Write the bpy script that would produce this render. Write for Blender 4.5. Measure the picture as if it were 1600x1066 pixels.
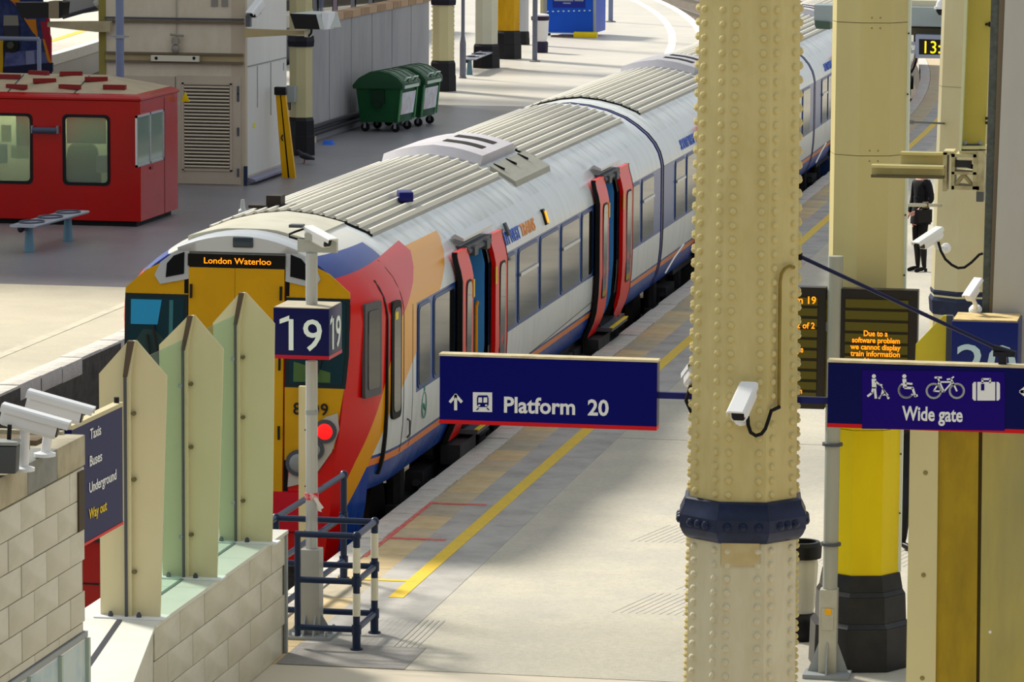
import bpy, bmesh, math, random
import numpy as np
from mathutils import Vector, Matrix
random.seed(7)
for o in list(bpy.data.objects): bpy.data.objects.remove(o, do_unlink=True)
S = bpy.context.scene; COL = S.collection
R = math.radians; PI = math.pi
# ------------------------------------------------------------------ camera
F = 6300.0; PITCH = R(7.33); YAW = R(10.56); ROLL = 0.0063; CH = 7.0
CP = Vector((0, 0, CH))
FW = Vector((-math.sin(YAW)*math.cos(PITCH), math.cos(YAW)*math.cos(PITCH), -math.sin(PITCH)))
_r0 = Vector((math.cos(YAW), math.sin(YAW), 0)); _u0 = _r0.cross(FW)
RT = _r0*math.cos(ROLL) + _u0*math.sin(ROLL); UP = _u0*math.cos(ROLL) - _r0*math.sin(ROLL)
cam = bpy.data.cameras.new('camera'); camo = bpy.data.objects.new('camera', cam); COL.objects.link(camo)
cam.sensor_width = 36; cam.lens = F/1600*36; cam.clip_start = .5; cam.clip_end = 900
m = Matrix((RT, UP, -FW)).transposed().to_4x4(); m.translation = CP; camo.matrix_world = m
S.camera = camo
# ------------------------------------------------------------------ light
S.view_settings.view_transform = 'Standard'; S.view_settings.look = 'None'
S.view_settings.gamma = 1; S.view_settings.use_curve_mapping = False; S.view_settings.exposure = 0.0
W = bpy.data.worlds.new('sky'); S.world = W; W.use_nodes = True
bg = W.node_tree.nodes['Background']; bg.inputs[0].default_value = (.90, .96, 1.0, 1); bg.inputs[1].default_value = .74
sun = bpy.data.lights.new('sun', 'SUN'); suno = bpy.data.objects.new('sun', sun); COL.objects.link(suno)
SUND = Vector((-.62, .50, .62)).normalized()
suno.rotation_euler = SUND.to_track_quat('Z', 'Y').to_euler(); suno.location = (-40, 60, 60)
sun.energy = 6.2; sun.angle = R(9); sun.color = (1, .93, .80)

def ray(x, y): return FW + RT*((x-800)/F) + UP*((533-y)/F)
def Zp(x, y, z=0.0): r = ray(x, y); return CP + r*((z-CH)/r.z)
def Xp(x, y, X): r = ray(x, y); return CP + r*(X/r.x)
def Yp(x, y, Y): r = ray(x, y); return CP + r*(Y/r.y)
# ------------------------------------------------------------------ materials
def lin(c):
    if isinstance(c, str): c = [int(c[i:i+2], 16)/255 for i in (0, 2, 4)]
    return tuple(v/12.92 if v <= .04045 else ((v+.055)/1.055)**2.4 for v in c) + (1,)
MATS = {}
def M(name, col, rough=.5, metal=0., noise=None, bump=None, spec=.22, emit=0, alpha=None, stretch=(1, 1, 1), coat=0):
    if name in MATS: return MATS[name]
    m = bpy.data.materials.new(name); m.use_nodes = True; MATS[name] = m
    nt = m.node_tree; b = nt.nodes['Principled BSDF']; L = nt.links.new
    c = lin(col); b.inputs['Base Color'].default_value = c; b.inputs['Roughness'].default_value = rough
    b.inputs['Metallic'].default_value = metal; b.inputs['Specular IOR Level'].default_value = spec
    b.inputs['Coat Weight'].default_value = coat
    if emit: b.inputs['Emission Color'].default_value = c; b.inputs['Emission Strength'].default_value = emit
    if alpha is not None: b.inputs['Alpha'].default_value = alpha
    if noise or bump:
        tc = nt.nodes.new('ShaderNodeTexCoord'); mp = nt.nodes.new('ShaderNodeMapping'); mp.inputs['Scale'].default_value = stretch
        L(tc.outputs['Object'], mp.inputs['Vector'])
    if noise:
        out = None
        for (sc, c2, amt) in noise:
            n = nt.nodes.new('ShaderNodeTexNoise'); n.inputs['Scale'].default_value = sc; n.inputs['Detail'].default_value = 6; n.inputs['Roughness'].default_value = .62
            L(mp.outputs[0], n.inputs['Vector'])
            rp = nt.nodes.new('ShaderNodeMapRange'); rp.inputs['From Min'].default_value = .42; rp.inputs['From Max'].default_value = .68; rp.inputs['To Max'].default_value = amt
            L(n.outputs['Fac'], rp.inputs['Value'])
            mx = nt.nodes.new('ShaderNodeMix'); mx.data_type = 'RGBA'
            if out is None: mx.inputs['A'].default_value = c
            else: L(out, mx.inputs['A'])
            mx.inputs['B'].default_value = lin(c2); L(rp.outputs[0], mx.inputs['Factor']); out = mx.outputs['Result']
        L(out, b.inputs['Base Color'])
    if bump:
        n = nt.nodes.new('ShaderNodeTexNoise'); n.inputs['Scale'].default_value = bump[0]; n.inputs['Detail'].default_value = 5
        L(mp.outputs[0], n.inputs['Vector'])
        bp = nt.nodes.new('ShaderNodeBump'); bp.inputs['Strength'].default_value = bump[1]; bp.inputs['Distance'].default_value = .02
        L(n.outputs['Fac'], bp.inputs['Height']); L(bp.outputs[0], b.inputs['Normal'])
    return m
def glass(name, col, mix=.5, rough=.02):
    if name in MATS: return MATS[name]
    m = bpy.data.materials.new(name); m.use_nodes = True; MATS[name] = m
    nt = m.node_tree; nt.nodes.clear(); L = nt.links.new
    o = nt.nodes.new('ShaderNodeOutputMaterial'); t = nt.nodes.new('ShaderNodeBsdfTransparent'); t.inputs[0].default_value = lin(col)
    p = nt.nodes.new('ShaderNodeBsdfPrincipled'); p.inputs['Base Color'].default_value = lin(col); p.inputs['Roughness'].default_value = rough
    mx = nt.nodes.new('ShaderNodeMixShader'); mx.inputs[0].default_value = mix
    L(t.outputs[0], mx.inputs[1]); L(p.outputs[0], mx.inputs[2]); L(mx.outputs[0], o.inputs[0]); return m
# ------------------------------------------------------------------ mesh builder
class MB:
    def __init__(s): s.v = []; s.f = []; s.mi = []; s.cur = 0
    def add(s, vs, fs):
        b = len(s.v); s.v += [tuple(v) for v in vs]
        for f in fs: s.f.append([b+i for i in f]); s.mi.append(s.cur)
        return s
    def box(s, x0, x1, y0, y1, z0, z1):
        return s.hexa([(x0,y0),(x1,y0),(x1,y1),(x0,y1)], z0, z1)
    def hexa(s, poly, z0, z1): return s.prism([(p[0], p[1]) for p in poly], z0, z1, 'z')
    def obox(s, c, size, rz=0, rx=0, ry=0, taper=1, bev=0):
        mt = Matrix.Rotation(rz, 3, 'Z') @ Matrix.Rotation(ry, 3, 'Y') @ Matrix.Rotation(rx, 3, 'X')
        vs = []
        for z in (-.5, .5):
            k = taper if z > 0 else 1
            for x, y in ((-.5,-.5),(.5,-.5),(.5,.5),(-.5,.5)): vs.append(Vector(c) + mt @ Vector((x*size[0]*k, y*size[1]*k, z*size[2])))
        return s.add(vs, [(3,2,1,0),(4,5,6,7),(0,1,5,4),(1,2,6,5),(2,3,7,6),(3,0,4,7)])
    def prism(s, poly, a, b, ax='z'):
        n = len(poly)
        def P(p, t): return {'z': (p[0], p[1], t), 'y': (p[0], t, p[1]), 'x': (t, p[0], p[1])}[ax]
        vs = [P(p, a) for p in poly] + [P(p, b) for p in poly]
        fs = [list(range(n))[::-1], list(range(n, 2*n))] + [(i, (i+1) % n, n+(i+1) % n, n+i) for i in range(n)]
        return s.add(vs, fs)
    def loft(s, rings, closed=True, cap=True):
        n = len(rings[0]); b = [v for r in rings for v in r]; fs = []
        for k in range(len(rings)-1):
            for i in range(n if closed else n-1):
                j = (i+1) % n; fs.append((k*n+i, k*n+j, (k+1)*n+j, (k+1)*n+i))
        if cap: fs.append(list(range(n))[::-1]); fs.append([(len(rings)-1)*n+i for i in range(n)])
        return s.add(b, fs)
    def lathe(s, cx, cy, prof, n=16, ph=0):
        return s.loft([[(cx+r*math.cos(ph+2*PI*i/n), cy+r*math.sin(ph+2*PI*i/n), z) for i in range(n)] for r, z in prof])
    def tube(s, path, r, n=10, r1=None):
        path = [Vector(p) for p in path]; rings = []
        pu = None
        for i, p in enumerate(path):
            d = (path[min(i+1, len(path)-1)] - path[max(i-1, 0)]).normalized()
            u = (pu - d*pu.dot(d)).normalized() if pu is not None else d.orthogonal().normalized()
            pu = u; w = d.cross(u); rr = r if r1 is None else r+(r1-r)*i/(len(path)-1)
            rings.append([p + u*rr*math.cos(2*PI*k/n) + w*rr*math.sin(2*PI*k/n) for k in range(n)])
        return s.loft(rings)
    def dome(s, c, nrm, r, h=None, n=8, k=2):
        nrm = Vector(nrm).normalized(); u = nrm.orthogonal().normalized(); w = nrm.cross(u); h = h or r; rings = []
        for i in range(k+1):
            a = i/(k+.35)*PI/2
            rings.append([Vector(c)+u*r*math.cos(a)*math.cos(2*PI*j/n)+w*r*math.cos(a)*math.sin(2*PI*j/n)+nrm*h*math.sin(a) for j in range(n)])
        return s.loft(rings)
    def sphere(s, c, r, n=12, k=8):
        c = Vector(c); r = Vector(r) if not isinstance(r, (int, float)) else Vector((r, r, r))
        return s.loft([[c+Vector((r.x*math.sin(a)*math.cos(2*PI*j/n), r.y*math.sin(a)*math.sin(2*PI*j/n), -r.z*math.cos(a))) for j in range(n)] for a in [.05+(PI-.1)*i/k for i in range(k+1)]])
    def poly(s, pts, off):                       # flat polygon thickened by vector off
        n = len(pts); off = Vector(off); pts = [Vector(p) for p in pts]
        return s.add(pts+[p+off for p in pts], [list(range(n)), list(range(n, 2*n))[::-1]]+[(i, n+i, n+(i+1) % n, (i+1) % n) for i in range(n)])
def rrect(x0, x1, z0, z1, r, n=4):
    p = []
    for cx, cz, a in ((x1-r, z0+r, -90), (x1-r, z1-r, 0), (x0+r, z1-r, 90), (x0+r, z0+r, 180)):
        for i in range(n+1): t = R(a+90*i/n); p.append((cx+r*math.cos(t), cz+r*math.sin(t)))
    return p
def wloc(o):
    v = Vector((0, 0, 0))
    while o: v += o.location; o = o.parent
    return v
def obj(name, mb, mats, parent=None, label=None, cat=None, group=None, kind=None, smooth=35, origin=None, bevel=0):
    me = bpy.data.meshes.new(name)
    base = wloc(parent) if parent else Vector((0, 0, 0))
    o = Vector(origin) if origin is not None else None
    if parent is None and o is None:
        a = np.array(mb.v); o = Vector(((a[:, 0].min()+a[:, 0].max())/2, (a[:, 1].min()+a[:, 1].max())/2, a[:, 2].min()))
    if o is None: o = base
    me.from_pydata([tuple(Vector(v)-o) for v in mb.v], [], mb.f)
    for mm in (mats if isinstance(mats, (list, tuple)) else [mats]): me.materials.append(mm)
    me.polygons.foreach_set('material_index', mb.mi)
    bm = bmesh.new(); bm.from_mesh(me); bmesh.ops.recalc_face_normals(bm, faces=bm.faces)
    if bevel:
        ed = [e for e in bm.edges if len(e.link_faces) == 2 and e.calc_face_angle(0) > R(40)]
        bmesh.ops.bevel(bm, geom=ed, offset=bevel, segments=2, affect='EDGES', profile=.6, clamp_overlap=True)
    bm.to_mesh(me); bm.free()
    if smooth: me.shade_smooth(); me.set_sharp_from_angle(angle=R(smooth))
    ob = bpy.data.objects.new(name, me); COL.objects.link(ob)
    if parent: ob.parent = parent
    ob.location = o - base
    if label: ob['label'] = label
    if cat: ob['category'] = cat
    if group: ob['group'] = group
    if kind: ob['kind'] = kind
    return ob
def thing(name, label, cat, loc, group=None):
    o = bpy.data.objects.new(name, None); COL.objects.link(o); o.location = loc; o.empty_display_size = .2
    o['label'] = label; o['category'] = cat
    if group: o['group'] = group
    return o
def inst(name, me, parent, loc, rot=None):
    o = bpy.data.objects.new(name, me); COL.objects.link(o); o.parent = parent; o.location = Vector(loc)-wloc(parent)
    if rot: o.rotation_euler = rot
    return o
def copy_tree(o, parent=None):
    c = o.copy(); COL.objects.link(c); c.parent = parent
    for ch in list(o.children): copy_tree(ch, c)
    return c
def twidth(s, size, sx, spacing, shear, bold):
    cu = bpy.data.curves.new('t', 'FONT'); cu.body = s; cu.size = size; cu.space_character = spacing; cu.shear = shear; cu.offset = bold
    to = bpy.data.objects.new('t', cu); COL.objects.link(to); dg = bpy.context.evaluated_depsgraph_get(); me = bpy.data.meshes.new_from_object(to.evaluated_get(dg))
    w = max([v.co.x for v in me.vertices] or [0]); bpy.data.objects.remove(to); bpy.data.curves.remove(cu); bpy.data.meshes.remove(me); return w*sx
def text(s, size, loc, xd, ud, mat, parent, name='lettering', ext=.004, bold=0, sx=1, shear=0, spacing=1, width=None):
    """each word of the line is a part of its own; width squeezes the whole line"""
    xd = Vector(xd).normalized(); ud = Vector(ud).normalized(); nd = xd.cross(ud)
    full = twidth(s, size, sx, spacing, shear, bold); k = (width/full) if width else 1
    out = []; pos = 0
    for wd in s.split():
        i = s.index(wd, pos); pos = i+len(wd)
        off = 0 if i == 0 else twidth(s[:i]+'I', size, sx, spacing, 0, 0)-twidth('I', size, sx, spacing, 0, 0)
        cu = bpy.data.curves.new('t', 'FONT'); cu.body = wd; cu.size = size; cu.extrude = ext; cu.offset = bold; cu.resolution_u = 3; cu.shear = shear; cu.space_character = spacing
        to = bpy.data.objects.new('t', cu); COL.objects.link(to)
        dg = bpy.context.evaluated_depsgraph_get(); me = bpy.data.meshes.new_from_object(to.evaluated_get(dg))
        bpy.data.objects.remove(to); bpy.data.curves.remove(cu)
        mt = Matrix((xd, ud, nd)).transposed()
        for v in me.vertices: v.co.x = (v.co.x*sx+off)*k; v.co = mt @ v.co
        me.materials.clear(); me.materials.append(mat); me.name = name
        o = bpy.data.objects.new(name, me); COL.objects.link(o); o.parent = parent
        o.location = Vector(loc) - (wloc(parent) if parent else Vector((0, 0, 0))); out.append(o)
    return full*k
# ------------------------------------------------------------------ palette
cream = M('cream_paint', 'd2c48c', .45, noise=[(2.2, 'c1b278', .6), (9, 'b29e5e', .3)], stretch=(1, 1, .35))
cream_lt = M('pale_cream_paint', 'dcd8c0', .5, noise=[(1.5, 'cfc7a2', .6), (14, 'b8ad86', .25)], stretch=(1, 1, .3))
offwhite = M('offwhite_panel', 'd6d5cf', .5, noise=[(.9, 'c3c4c0', .6)], stretch=(1, 1, .2))
beige = M('beige_wall', 'd6cbb8', .6, noise=[(.8, 'c6baa4', .6), (6, 'b8ab8e', .25)], stretch=(1, 1, .5))
beige_dk = M('tan_band', 'b3a27a', .6, noise=[(1.5, '9d8d6a', .6)])
navy = M('navy_panel', '080e66', .35)
navy_dk = M('dark_navy_panel', '1f2350', .4)
navy_sign = M('navy_sign_face', '00046c', .3, spec=.1)
purple = M('purple_sign_face', '1c0078', .3, spec=.1)
navy_iron = M('navy_iron', '1d2742', .35, noise=[(7, '2c3960', .5)])
red = M('red_trim', 'd8101c', .4)
white = M('white_lettering', 'f2f4f6', .5)
white_p = M('white_paint', 'e9ebee', .4)
grey_p = M('grey_paint', '9aa0a4', .4, noise=[(5, '8b9195', .4)])
grey_dk = M('dark_grey_paint', '4c5058', .5)
black = M('black_plastic', '17181b', .4)
blackr = M('black_rubber', '0f0f11', .7)
steel = M('galvanised_steel', 'a9adb0', .35, metal=.6, noise=[(8, '878c90', .5)])
alu = M('brushed_metal', 'c2c5c8', .3, metal=.8)
yellow = M('safety_yellow', 'e6cc04', .4, noise=[(3, 'd8ba02', .5)], stretch=(1, 1, .3))
led = M('led_orange', 'ff8a10', .5, emit=1.6)
led_y = M('led_yellow', 'ffdc20', .5, emit=1.3)
ledbg = M('led_board_glass', '5a5216', .3)
# ------------------------------------------------------------------ ground
XE, XL, XLL = -8.65, -15.12, -27.0
def cv(Y): return -.0019*max(0, Y-92)**2
def strip(mb, xa, xb, ya, yb, z0, z1, step=4):
    n = max(1, int(abs(yb-ya)/step)) if yb > 92 else 1
    ys = [ya+(yb-ya)*i/n for i in range(n+1)]
    rings = [[(xa+cv(y), y, z0), (xb+cv(y), y, z0), (xb+cv(y), y, z1), (xa+cv(y), y, z1)] for y in ys]
    return mb.loft(rings)
conc = M('platform_concrete', 'b9b4a6', .75, noise=[(.35, 'a6a49e', .75), (1.8, 'c6c0ae', .5), (22, '9a968b', .4)], bump=(60, .25))
conc_dk = M('platform_tarmac', '8e8c8a', .75, noise=[(.5, '7a7878', .7), (14, 'a29d96', .35)], bump=(70, .3))
stone = M('concourse_stone', 'cdc4b3', .5, noise=[(1.2, 'cfc4b0', .6)])
cop = M('coping_stone', 'c9c4bd', .8, noise=[(5, '9a958f', .6), (30, 'dcd7ce', .4)], bump=(50, .5))
tans = [M('tan_slab_a', 'cbb68d', .75, noise=[(3, 'ab9570', .6)]), M('tan_slab_b', 'beae90', .75, noise=[(3, '9b8f78', .6)]), M('tan_slab_c', 'b2a893', .75, noise=[(3, '8f887a', .6)])]
linem = M('yellow_line_paint', 'e8c21c', .6, noise=[(14, 'cdb24a', .7), (50, 'b5a878', .45)])
linew = M('white_line_paint', 'e8e4da', .6, noise=[(8, 'cfc8b8', .6)])
pinkm = M('faded_red_paint', 'd0565a', .7, noise=[(14, 'bd9a84', .8)])
darkwall = M('platform_face', '55524c', .85, noise=[(1.5, '3a3936', .8), (9, '6e6a60', .4)])
ballast = M('ballast', '6d645a', .95, noise=[(6, '3c3732', .9), (30, '8d8478', .6)], bump=(40, 1))
railm = M('rail_steel', '8d8880', .35, metal=.6)
def struct(name, mb, mat, parent=None, **k): return obj(name, mb, mat, parent, kind='structure' if parent is None else None, **k)
ymarks = [32.2, 45.2, 58.0, 71, 84, 230]
struct('floor_concourse', strip(MB(), -30, 16, 6, 32.19, -.95, 0), stone)
for i in range(5):
    a, b = ymarks[i], ymarks[i+1]
    mb = MB(); strip(mb, -7.98, 16, a+.012, b-.012, -.2, 0)
    struct('floor_platform', mb, conc)
mb = MB(); strip(mb, XE+.02, -7.97, 32.2, 230, -.95, -.012); pf = struct('platform_base', mb, darkwall)
mb = MB(); strip(mb, -7.97, 16, 32.2, 230, -.95, -.21); struct('platform_subfloor', mb, darkwall)
y = 32.2
me0 = []
for k in range(4):
    t = MB(); t.obox((0, 0, -.08), (.27, .72, .2)); o_ = obj('coping_stone', t, cop, pf, origin=(0, 0, 0), bevel=.012); me0.append(o_.data); bpy.data.objects.remove(o_)
while y < 92:
    inst('coping_stone', random.choice(me0), pf, (XE+.135+random.uniform(-.008, .008), y+.37, random.uniform(-.012, .004))); y += .74
mb = MB(); strip(mb, XE, XE+.27, y, 230, -.2, .002); obj('coping_strip', mb, cop, pf, kind='stuff')
sl = []
for k in range(3):
    t = MB(); t.obox((0, 0, -.03), (.395, .73, .08)); o_ = obj('paving_slab', t, tans[k], pf, origin=(0, 0, 0), bevel=.006); sl.append(o_.data); bpy.data.objects.remove(o_)
y = 32.2; k = 0
while y < 92:
    inst('paving_slab', sl[(0, 0, 1, 0, 2, 1)[k % 6]], pf, (XE+.475, y+.37, -.009)); y += .74; k += 1  # slab tones alternate to paint in sunlit and shadowed patches
mb = MB(); strip(mb, XE+.28, XE+.675, y, 230, -.1, -.002); obj('slab_strip', mb, tans[1], pf, kind='stuff')
greyband = M('grey_asphalt_band', 'aeaca8', .8, noise=[(2, '868482', .7), (20, 'aeaaa4', .4)])
mb = MB(); strip(mb, XE+.675, -7.60+.42, 32.22, 230, -.05, .003); obj('asphalt_band', mb, greyband, pf)
mb = MB(); strip(mb, -7.70, -7.56, 35.25, 230, 0, .007); obj('yellow_line', mb, linem, pf)
mb = MB(); mb.box(-8.42, -7.63, 36.02, 36.10, 0, .008); obj('yellow_line', mb, linem, pf)
for ya, yb in ((38.2, 38.28), (40.3, 40.38)):
    mb = MB(); mb.box(-8.38, -7.78, ya, yb, 0, .008); obj('faded_red_line', mb, pinkm, pf)
mb = MB(); mb.box(-8.40, -8.34, 37.2, 40.4, 0, .007); obj('faded_red_line', mb, pinkm, pf)
mb = MB()
for i in range(12): mb.box(-7.55+i*.05, -7.53+i*.05, 33.1, 34.3, 0, .004)
obj('tactile_ribs', mb, greyband, pf, kind='stuff')
mb = MB(); mb.box(-8.0, -6.9, 32.21, 33.1, 0, .004); obj('asphalt_patch', mb, conc_dk, pf)
mb = MB()
for bx, by in ((-5.2, 36.2), (-4.3, 35.3), (-5.6, 35.0), (-4.1, 37.8), (-6, 38.6), (-3.9, 41.5), (-2.6, 39.3), (-2.0, 41.2), (-2.3, 36.6)):
    for i in range(14): mb.add([(bx+i*.07, by, .002), (bx+i*.07+.009, by, .002), (bx+i*.07+.25, by+1.0, .002), (bx+i*.07+.241, by+1.0, .002)], [(0, 1, 2, 3)])
obj('worn_grooves', mb, greyband, pf, kind='stuff')
# tracks
mb = MB(); strip(mb, XL, XE+.02, 20, 230, -1.2, -.95); strip(mb, -60, XL, 20, 230, -1.25, -.96); tb = struct('trackbed', mb, ballast)
for cx in (-10.1, -13.6, -29.0, -32.2):
    for sx in (-.76, .76):
        mb = MB(); strip(mb, cx+sx-.035, cx+sx+.035, 34, 230, -.95, -.80); obj('rail', mb, railm, tb)
# left platform
lp = MB(); strip(lp, XLL, XL+.02, 34, 230, -.95, -.012); lpf = struct('platform_left', lp, darkwall)
mb = MB(); strip(mb, XLL+.1, XL-.28, 34, 58.4, -.1, 0); obj('left_platform_surface', mb, M('left_platform_pale', 'd0c7b0', .38, spec=.6, noise=[(.3, 'b9b09c', .7), (1.8, 'dbd2ba', .5), (18, 'a8a194', .3)], bump=(50, .15)), lpf)  # paler colour stands in for sunlight on the near stretch
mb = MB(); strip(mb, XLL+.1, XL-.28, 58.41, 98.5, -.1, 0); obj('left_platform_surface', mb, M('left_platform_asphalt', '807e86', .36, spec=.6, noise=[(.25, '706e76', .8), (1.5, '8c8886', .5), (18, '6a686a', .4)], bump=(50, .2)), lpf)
mb = MB(); strip(mb, XLL+.1, XL-.28, 98.51, 230, -.1, 0); obj('left_platform_surface', mb, M('left_platform_far', 'c2bdb4', .45, spec=.5, noise=[(.2, 'aaa69e', .7), (1.5, 'cdc6b8', .5)]), lpf)  # lighter colour stands in for sun on the far stretch
y = 40
t = MB(); t.obox((0, 0, -.08), (.30, .88, .22)); o_ = obj('coping_stone', t, cop, lpf, origin=(0, 0, 0), bevel=.015); mm = o_.data; bpy.data.objects.remove(o_)
while y < 56: inst('coping_stone', mm, lpf, (XL-.13+random.uniform(-.01, .01), y, random.uniform(-.01, .005))); y += .9
mb = MB(); strip(mb, XL-.28, XL+.02, y-.45, 230, -.2, .004); obj('coping_strip', mb, linew, lpf, kind='stuff')
mb = MB(); strip(mb, XL-1.25, XL-1.0, 58, 230, 0, .006); obj('white_line', mb, linew, lpf)
mb = MB(); strip(mb, XL-1.2, XL-1.05, 40, 58, 0, .006); obj('pale_line', mb, M('worn_cream_line', 'c8c0aa', .6, noise=[(6, 'a8a298', .7)]), lpf)
# far left platform beyond the second track
mb = MB(); strip(mb, -80, -34.6, 80, 230, -.95, 0); fl = struct('platform_far', mb, [M('far_platform', 'c9c4b8', .6, noise=[(.2, 'b5b0a6', .8)])])
mb = MB(); strip(mb, -34.9, -34.58, 80, 230, -.3, .006); obj('coping_strip', mb, linew, fl, kind='stuff')
mb = MB(); strip(mb, -36.3, -36.0, 80, 230, 0, .006); obj('yellow_line', mb, linem, fl)
# opaque slab added out of view above the frame to shade the kiosk side
mb = MB()
mb.box(-62, -24.0, 67.2, 107, 11.0, 11.3)
roofm = M('roof_deck', '8c8880', .8)
struct('ceiling', mb, roofm)
for k, (ya, yb) in enumerate(((107, 108.6), (112.5, 114), (119, 120.2))):
    mb = MB(); mb.hexa([(-44, ya+3), (-23.5, ya-2), (-23.5, yb-2), (-44, yb+3)], 8.6, 9.0); struct('trim_%d' % (k+10), mb, roofm)  # unseen bars added to throw dappled shade on the far platform
# concourse roof and back wall behind and above the camera, side of the shed
mb = MB(); mb.box(-45, 30, -14, 9, 13.5, 13.9); struct('ceiling_concourse', mb, roofm)
mb = MB(); mb.box(-45, 30, -14.4, -14, 0, 13.9); struct('wall_concourse', mb, M('concourse_brick', '6f675c', .9))
mb = MB(); mb.box(30, 30.4, -14, 120, 0, 14); struct('wall_right', mb, MATS['concourse_brick'])
for k in range(5):
    mb = MB(); mb.box(-26, 30, 33+k*11, 33.6+k*11, 14.0, 14.8); struct('trim_%d' % (k+1), mb, roofm)
# ================================================================== train
class N:                                         # small wrapper to write shader maths
    nt = None
    def __init__(s, k): s.k = k
    @staticmethod
    def op(o, *a):
        n = N.nt.nodes.new('ShaderNodeMath'); n.operation = o
        for i, x in enumerate(a):
            if isinstance(x, N): N.nt.links.new(x.k, n.inputs[i])
            else: n.inputs[i].default_value = x
        return N(n.outputs[0])
    def __add__(s, o): return N.op('ADD', s, o)
    def __sub__(s, o): return N.op('SUBTRACT', s, o)
    def __mul__(s, o): return N.op('MULTIPLY', s, o)
    def __lt__(s, o): return N.op('LESS_THAN', s, o)
    def __gt__(s, o): return N.op('GREATER_THAN', s, o)
SWH, SRED, SYEL, SBLU, SNAV, SORA = 'd3d9dc', 'd00404', 'e29a00', '0c3f9c', '1b458c', 'e8823c'
def livery(name, cab):
    m = bpy.data.materials.new(name); m.use_nodes = True; nt = N.nt = m.node_tree; b = nt.nodes['Principled BSDF']; L = nt.links.new
    tc = nt.nodes.new('ShaderNodeTexCoord'); sp = nt.nodes.new('ShaderNodeSeparateXYZ'); L(tc.outputs['Object'], sp.inputs[0])
    x, y, z = N(sp.outputs[0]), N(sp.outputs[1]), N(sp.outputs[2]) - .915
    ax = N.op('ABSOLUTE', x)
    nz = nt.nodes.new('ShaderNodeTexNoise'); nz.inputs['Scale'].default_value = 2.2; nz.inputs['Detail'].default_value = 7
    mp = nt.nodes.new('ShaderNodeMapping'); mp.inputs['Scale'].default_value = (1, 2.2, .6); L(tc.outputs['Object'], mp.inputs[0]); L(mp.outputs[0], nz.inputs['Vector'])
    def mix(fac, A, B):
        n = nt.nodes.new('ShaderNodeMix'); n.data_type = 'RGBA'
        if isinstance(fac, N): L(fac.k, n.inputs['Factor'])
        else: n.inputs['Factor'].default_value = fac
        for s_, v in (('A', A), ('B', B)):
            if isinstance(v, str): n.inputs[s_].default_value = lin(v)
            else: L(v, n.inputs[s_])
        return n.outputs['Result']
    dirt = N.op('MULTIPLY', (N(nz.outputs['Fac']) - .45), 2.2); dirt.k.node.use_clamp = True
    c = mix(dirt, SWH, 'bfc5c9')
    roofd = N.op('MULTIPLY', z > 2.42, dirt)
    c = mix(roofd, c, 'a3a196')
    if not cab: c = mix((z < 1.99)*(z > 1.04), c, SNAV)
    else: c = mix((z < 1.99)*(z > 1.04)*(y > 2.12), c, SNAV)
    c = mix(z < .585, c, SNAV); c = mix(z < .555, c, SORA); c = mix(z < .48, c, SBLU)
    streak = N.op('MULTIPLY', z < .48, dirt*.6); c = mix(streak, c, '5f7fb4')
    if cab:
        yel = (y < N.op('MAXIMUM', z*.9+.15, z*2.35-1.33))*(z < 2.51)*(y < 5.35)
        c = mix(yel, c, SYEL)
        rd = N.op('MINIMUM', N.op('MAXIMUM', z*.727-.065, z*2.75-3.86), y*0+2.9)
        c = mix((y < rd)*(z < y*.04+2.45), c, SRED)
        c = mix((y < .22)*(z < 2.42), c, SRED)
        c = mix((z < 1.99)*(z > 1.04)*(y > 2.14)*(y < 5), c, SNAV)
        dom = (z > y*.04+2.45)*(y < 1.75)*(z < 2.66)
        c = mix(dom, c, '26408e')
        c = mix((z > 2.66 )*(y < 2.0), c, 'd2d2cc')
    L(c, b.inputs['Base Color']); b.inputs['Roughness'].default_value = .25; b.inputs['Specular IOR Level'].default_value = .22
    return m
liv_cab = livery('cab_livery', True); liv_mid = livery('carriage_livery', False)
PROF = [(1.25, .21), (1.335, .40), (1.375, .56), (1.40, .80), (1.41, 1.04), (1.41, 1.99), (1.395, 2.08), (1.36, 2.2), (1.29, 2.33), (1.18, 2.46), (1.02, 2.59), (.85, 2.70), (.6, 2.80), (.3, 2.87), (0, 2.90)]
def side(z):                                     # half width at height z
    for (a, za), (b, zb) in zip(PROF, PROF[1:]):
        if za <= z <= zb: return a + (b-a)*(z-za)/(zb-za)
    return PROF[0][0] if z < .21 else 0
def roofz(x):
    x = abs(x)
    for (a, za), (b, zb) in zip(PROF[5:], PROF[6:]):
        if b <= x <= a and a > b: return za + (zb-za)*(a-x)/(a-b)
    return 2.9
panel_glass = M('train_window_glass', '101317', .03, spec=.55)
frame_navy = M('window_frame_navy', '27457f', .35)
door_red = M('door_red', 'dc1210', .3)
door_in = M('door_inner_blue', '4a9cf0', .4)
rub = M('door_rubber', '101114', .6)
roofg = M('ribbed_roof', '9d9b90', .5, noise=[(1.2, '8a887c', .7), (7, 'adaba0', .4)], stretch=(2, .3, 1))  # colour darkened to include the shadow lines between the ribs
ribm = M('roof_rib_metal', 'dcd9cf', .4)
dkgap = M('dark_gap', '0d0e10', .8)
under = M('underframe', '26262a', .75, noise=[(3, '3a3a3c', .7)])
podm = M('roof_unit_cover', 'bdbac2', .5, noise=[(2, 'aaa7a6', .6)])
cabyel = M('cab_yellow', 'cc9902', .35, noise=[(2, 'b98802', .5)])
silver = M('cab_silver', 'b9bfc6', .3, metal=.3)
def TL(y0):                                      # helpers for a carriage whose nose stands at y0: local -> world
    return lambda x, y, z: (-10.1+x, y0+y, z)
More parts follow.
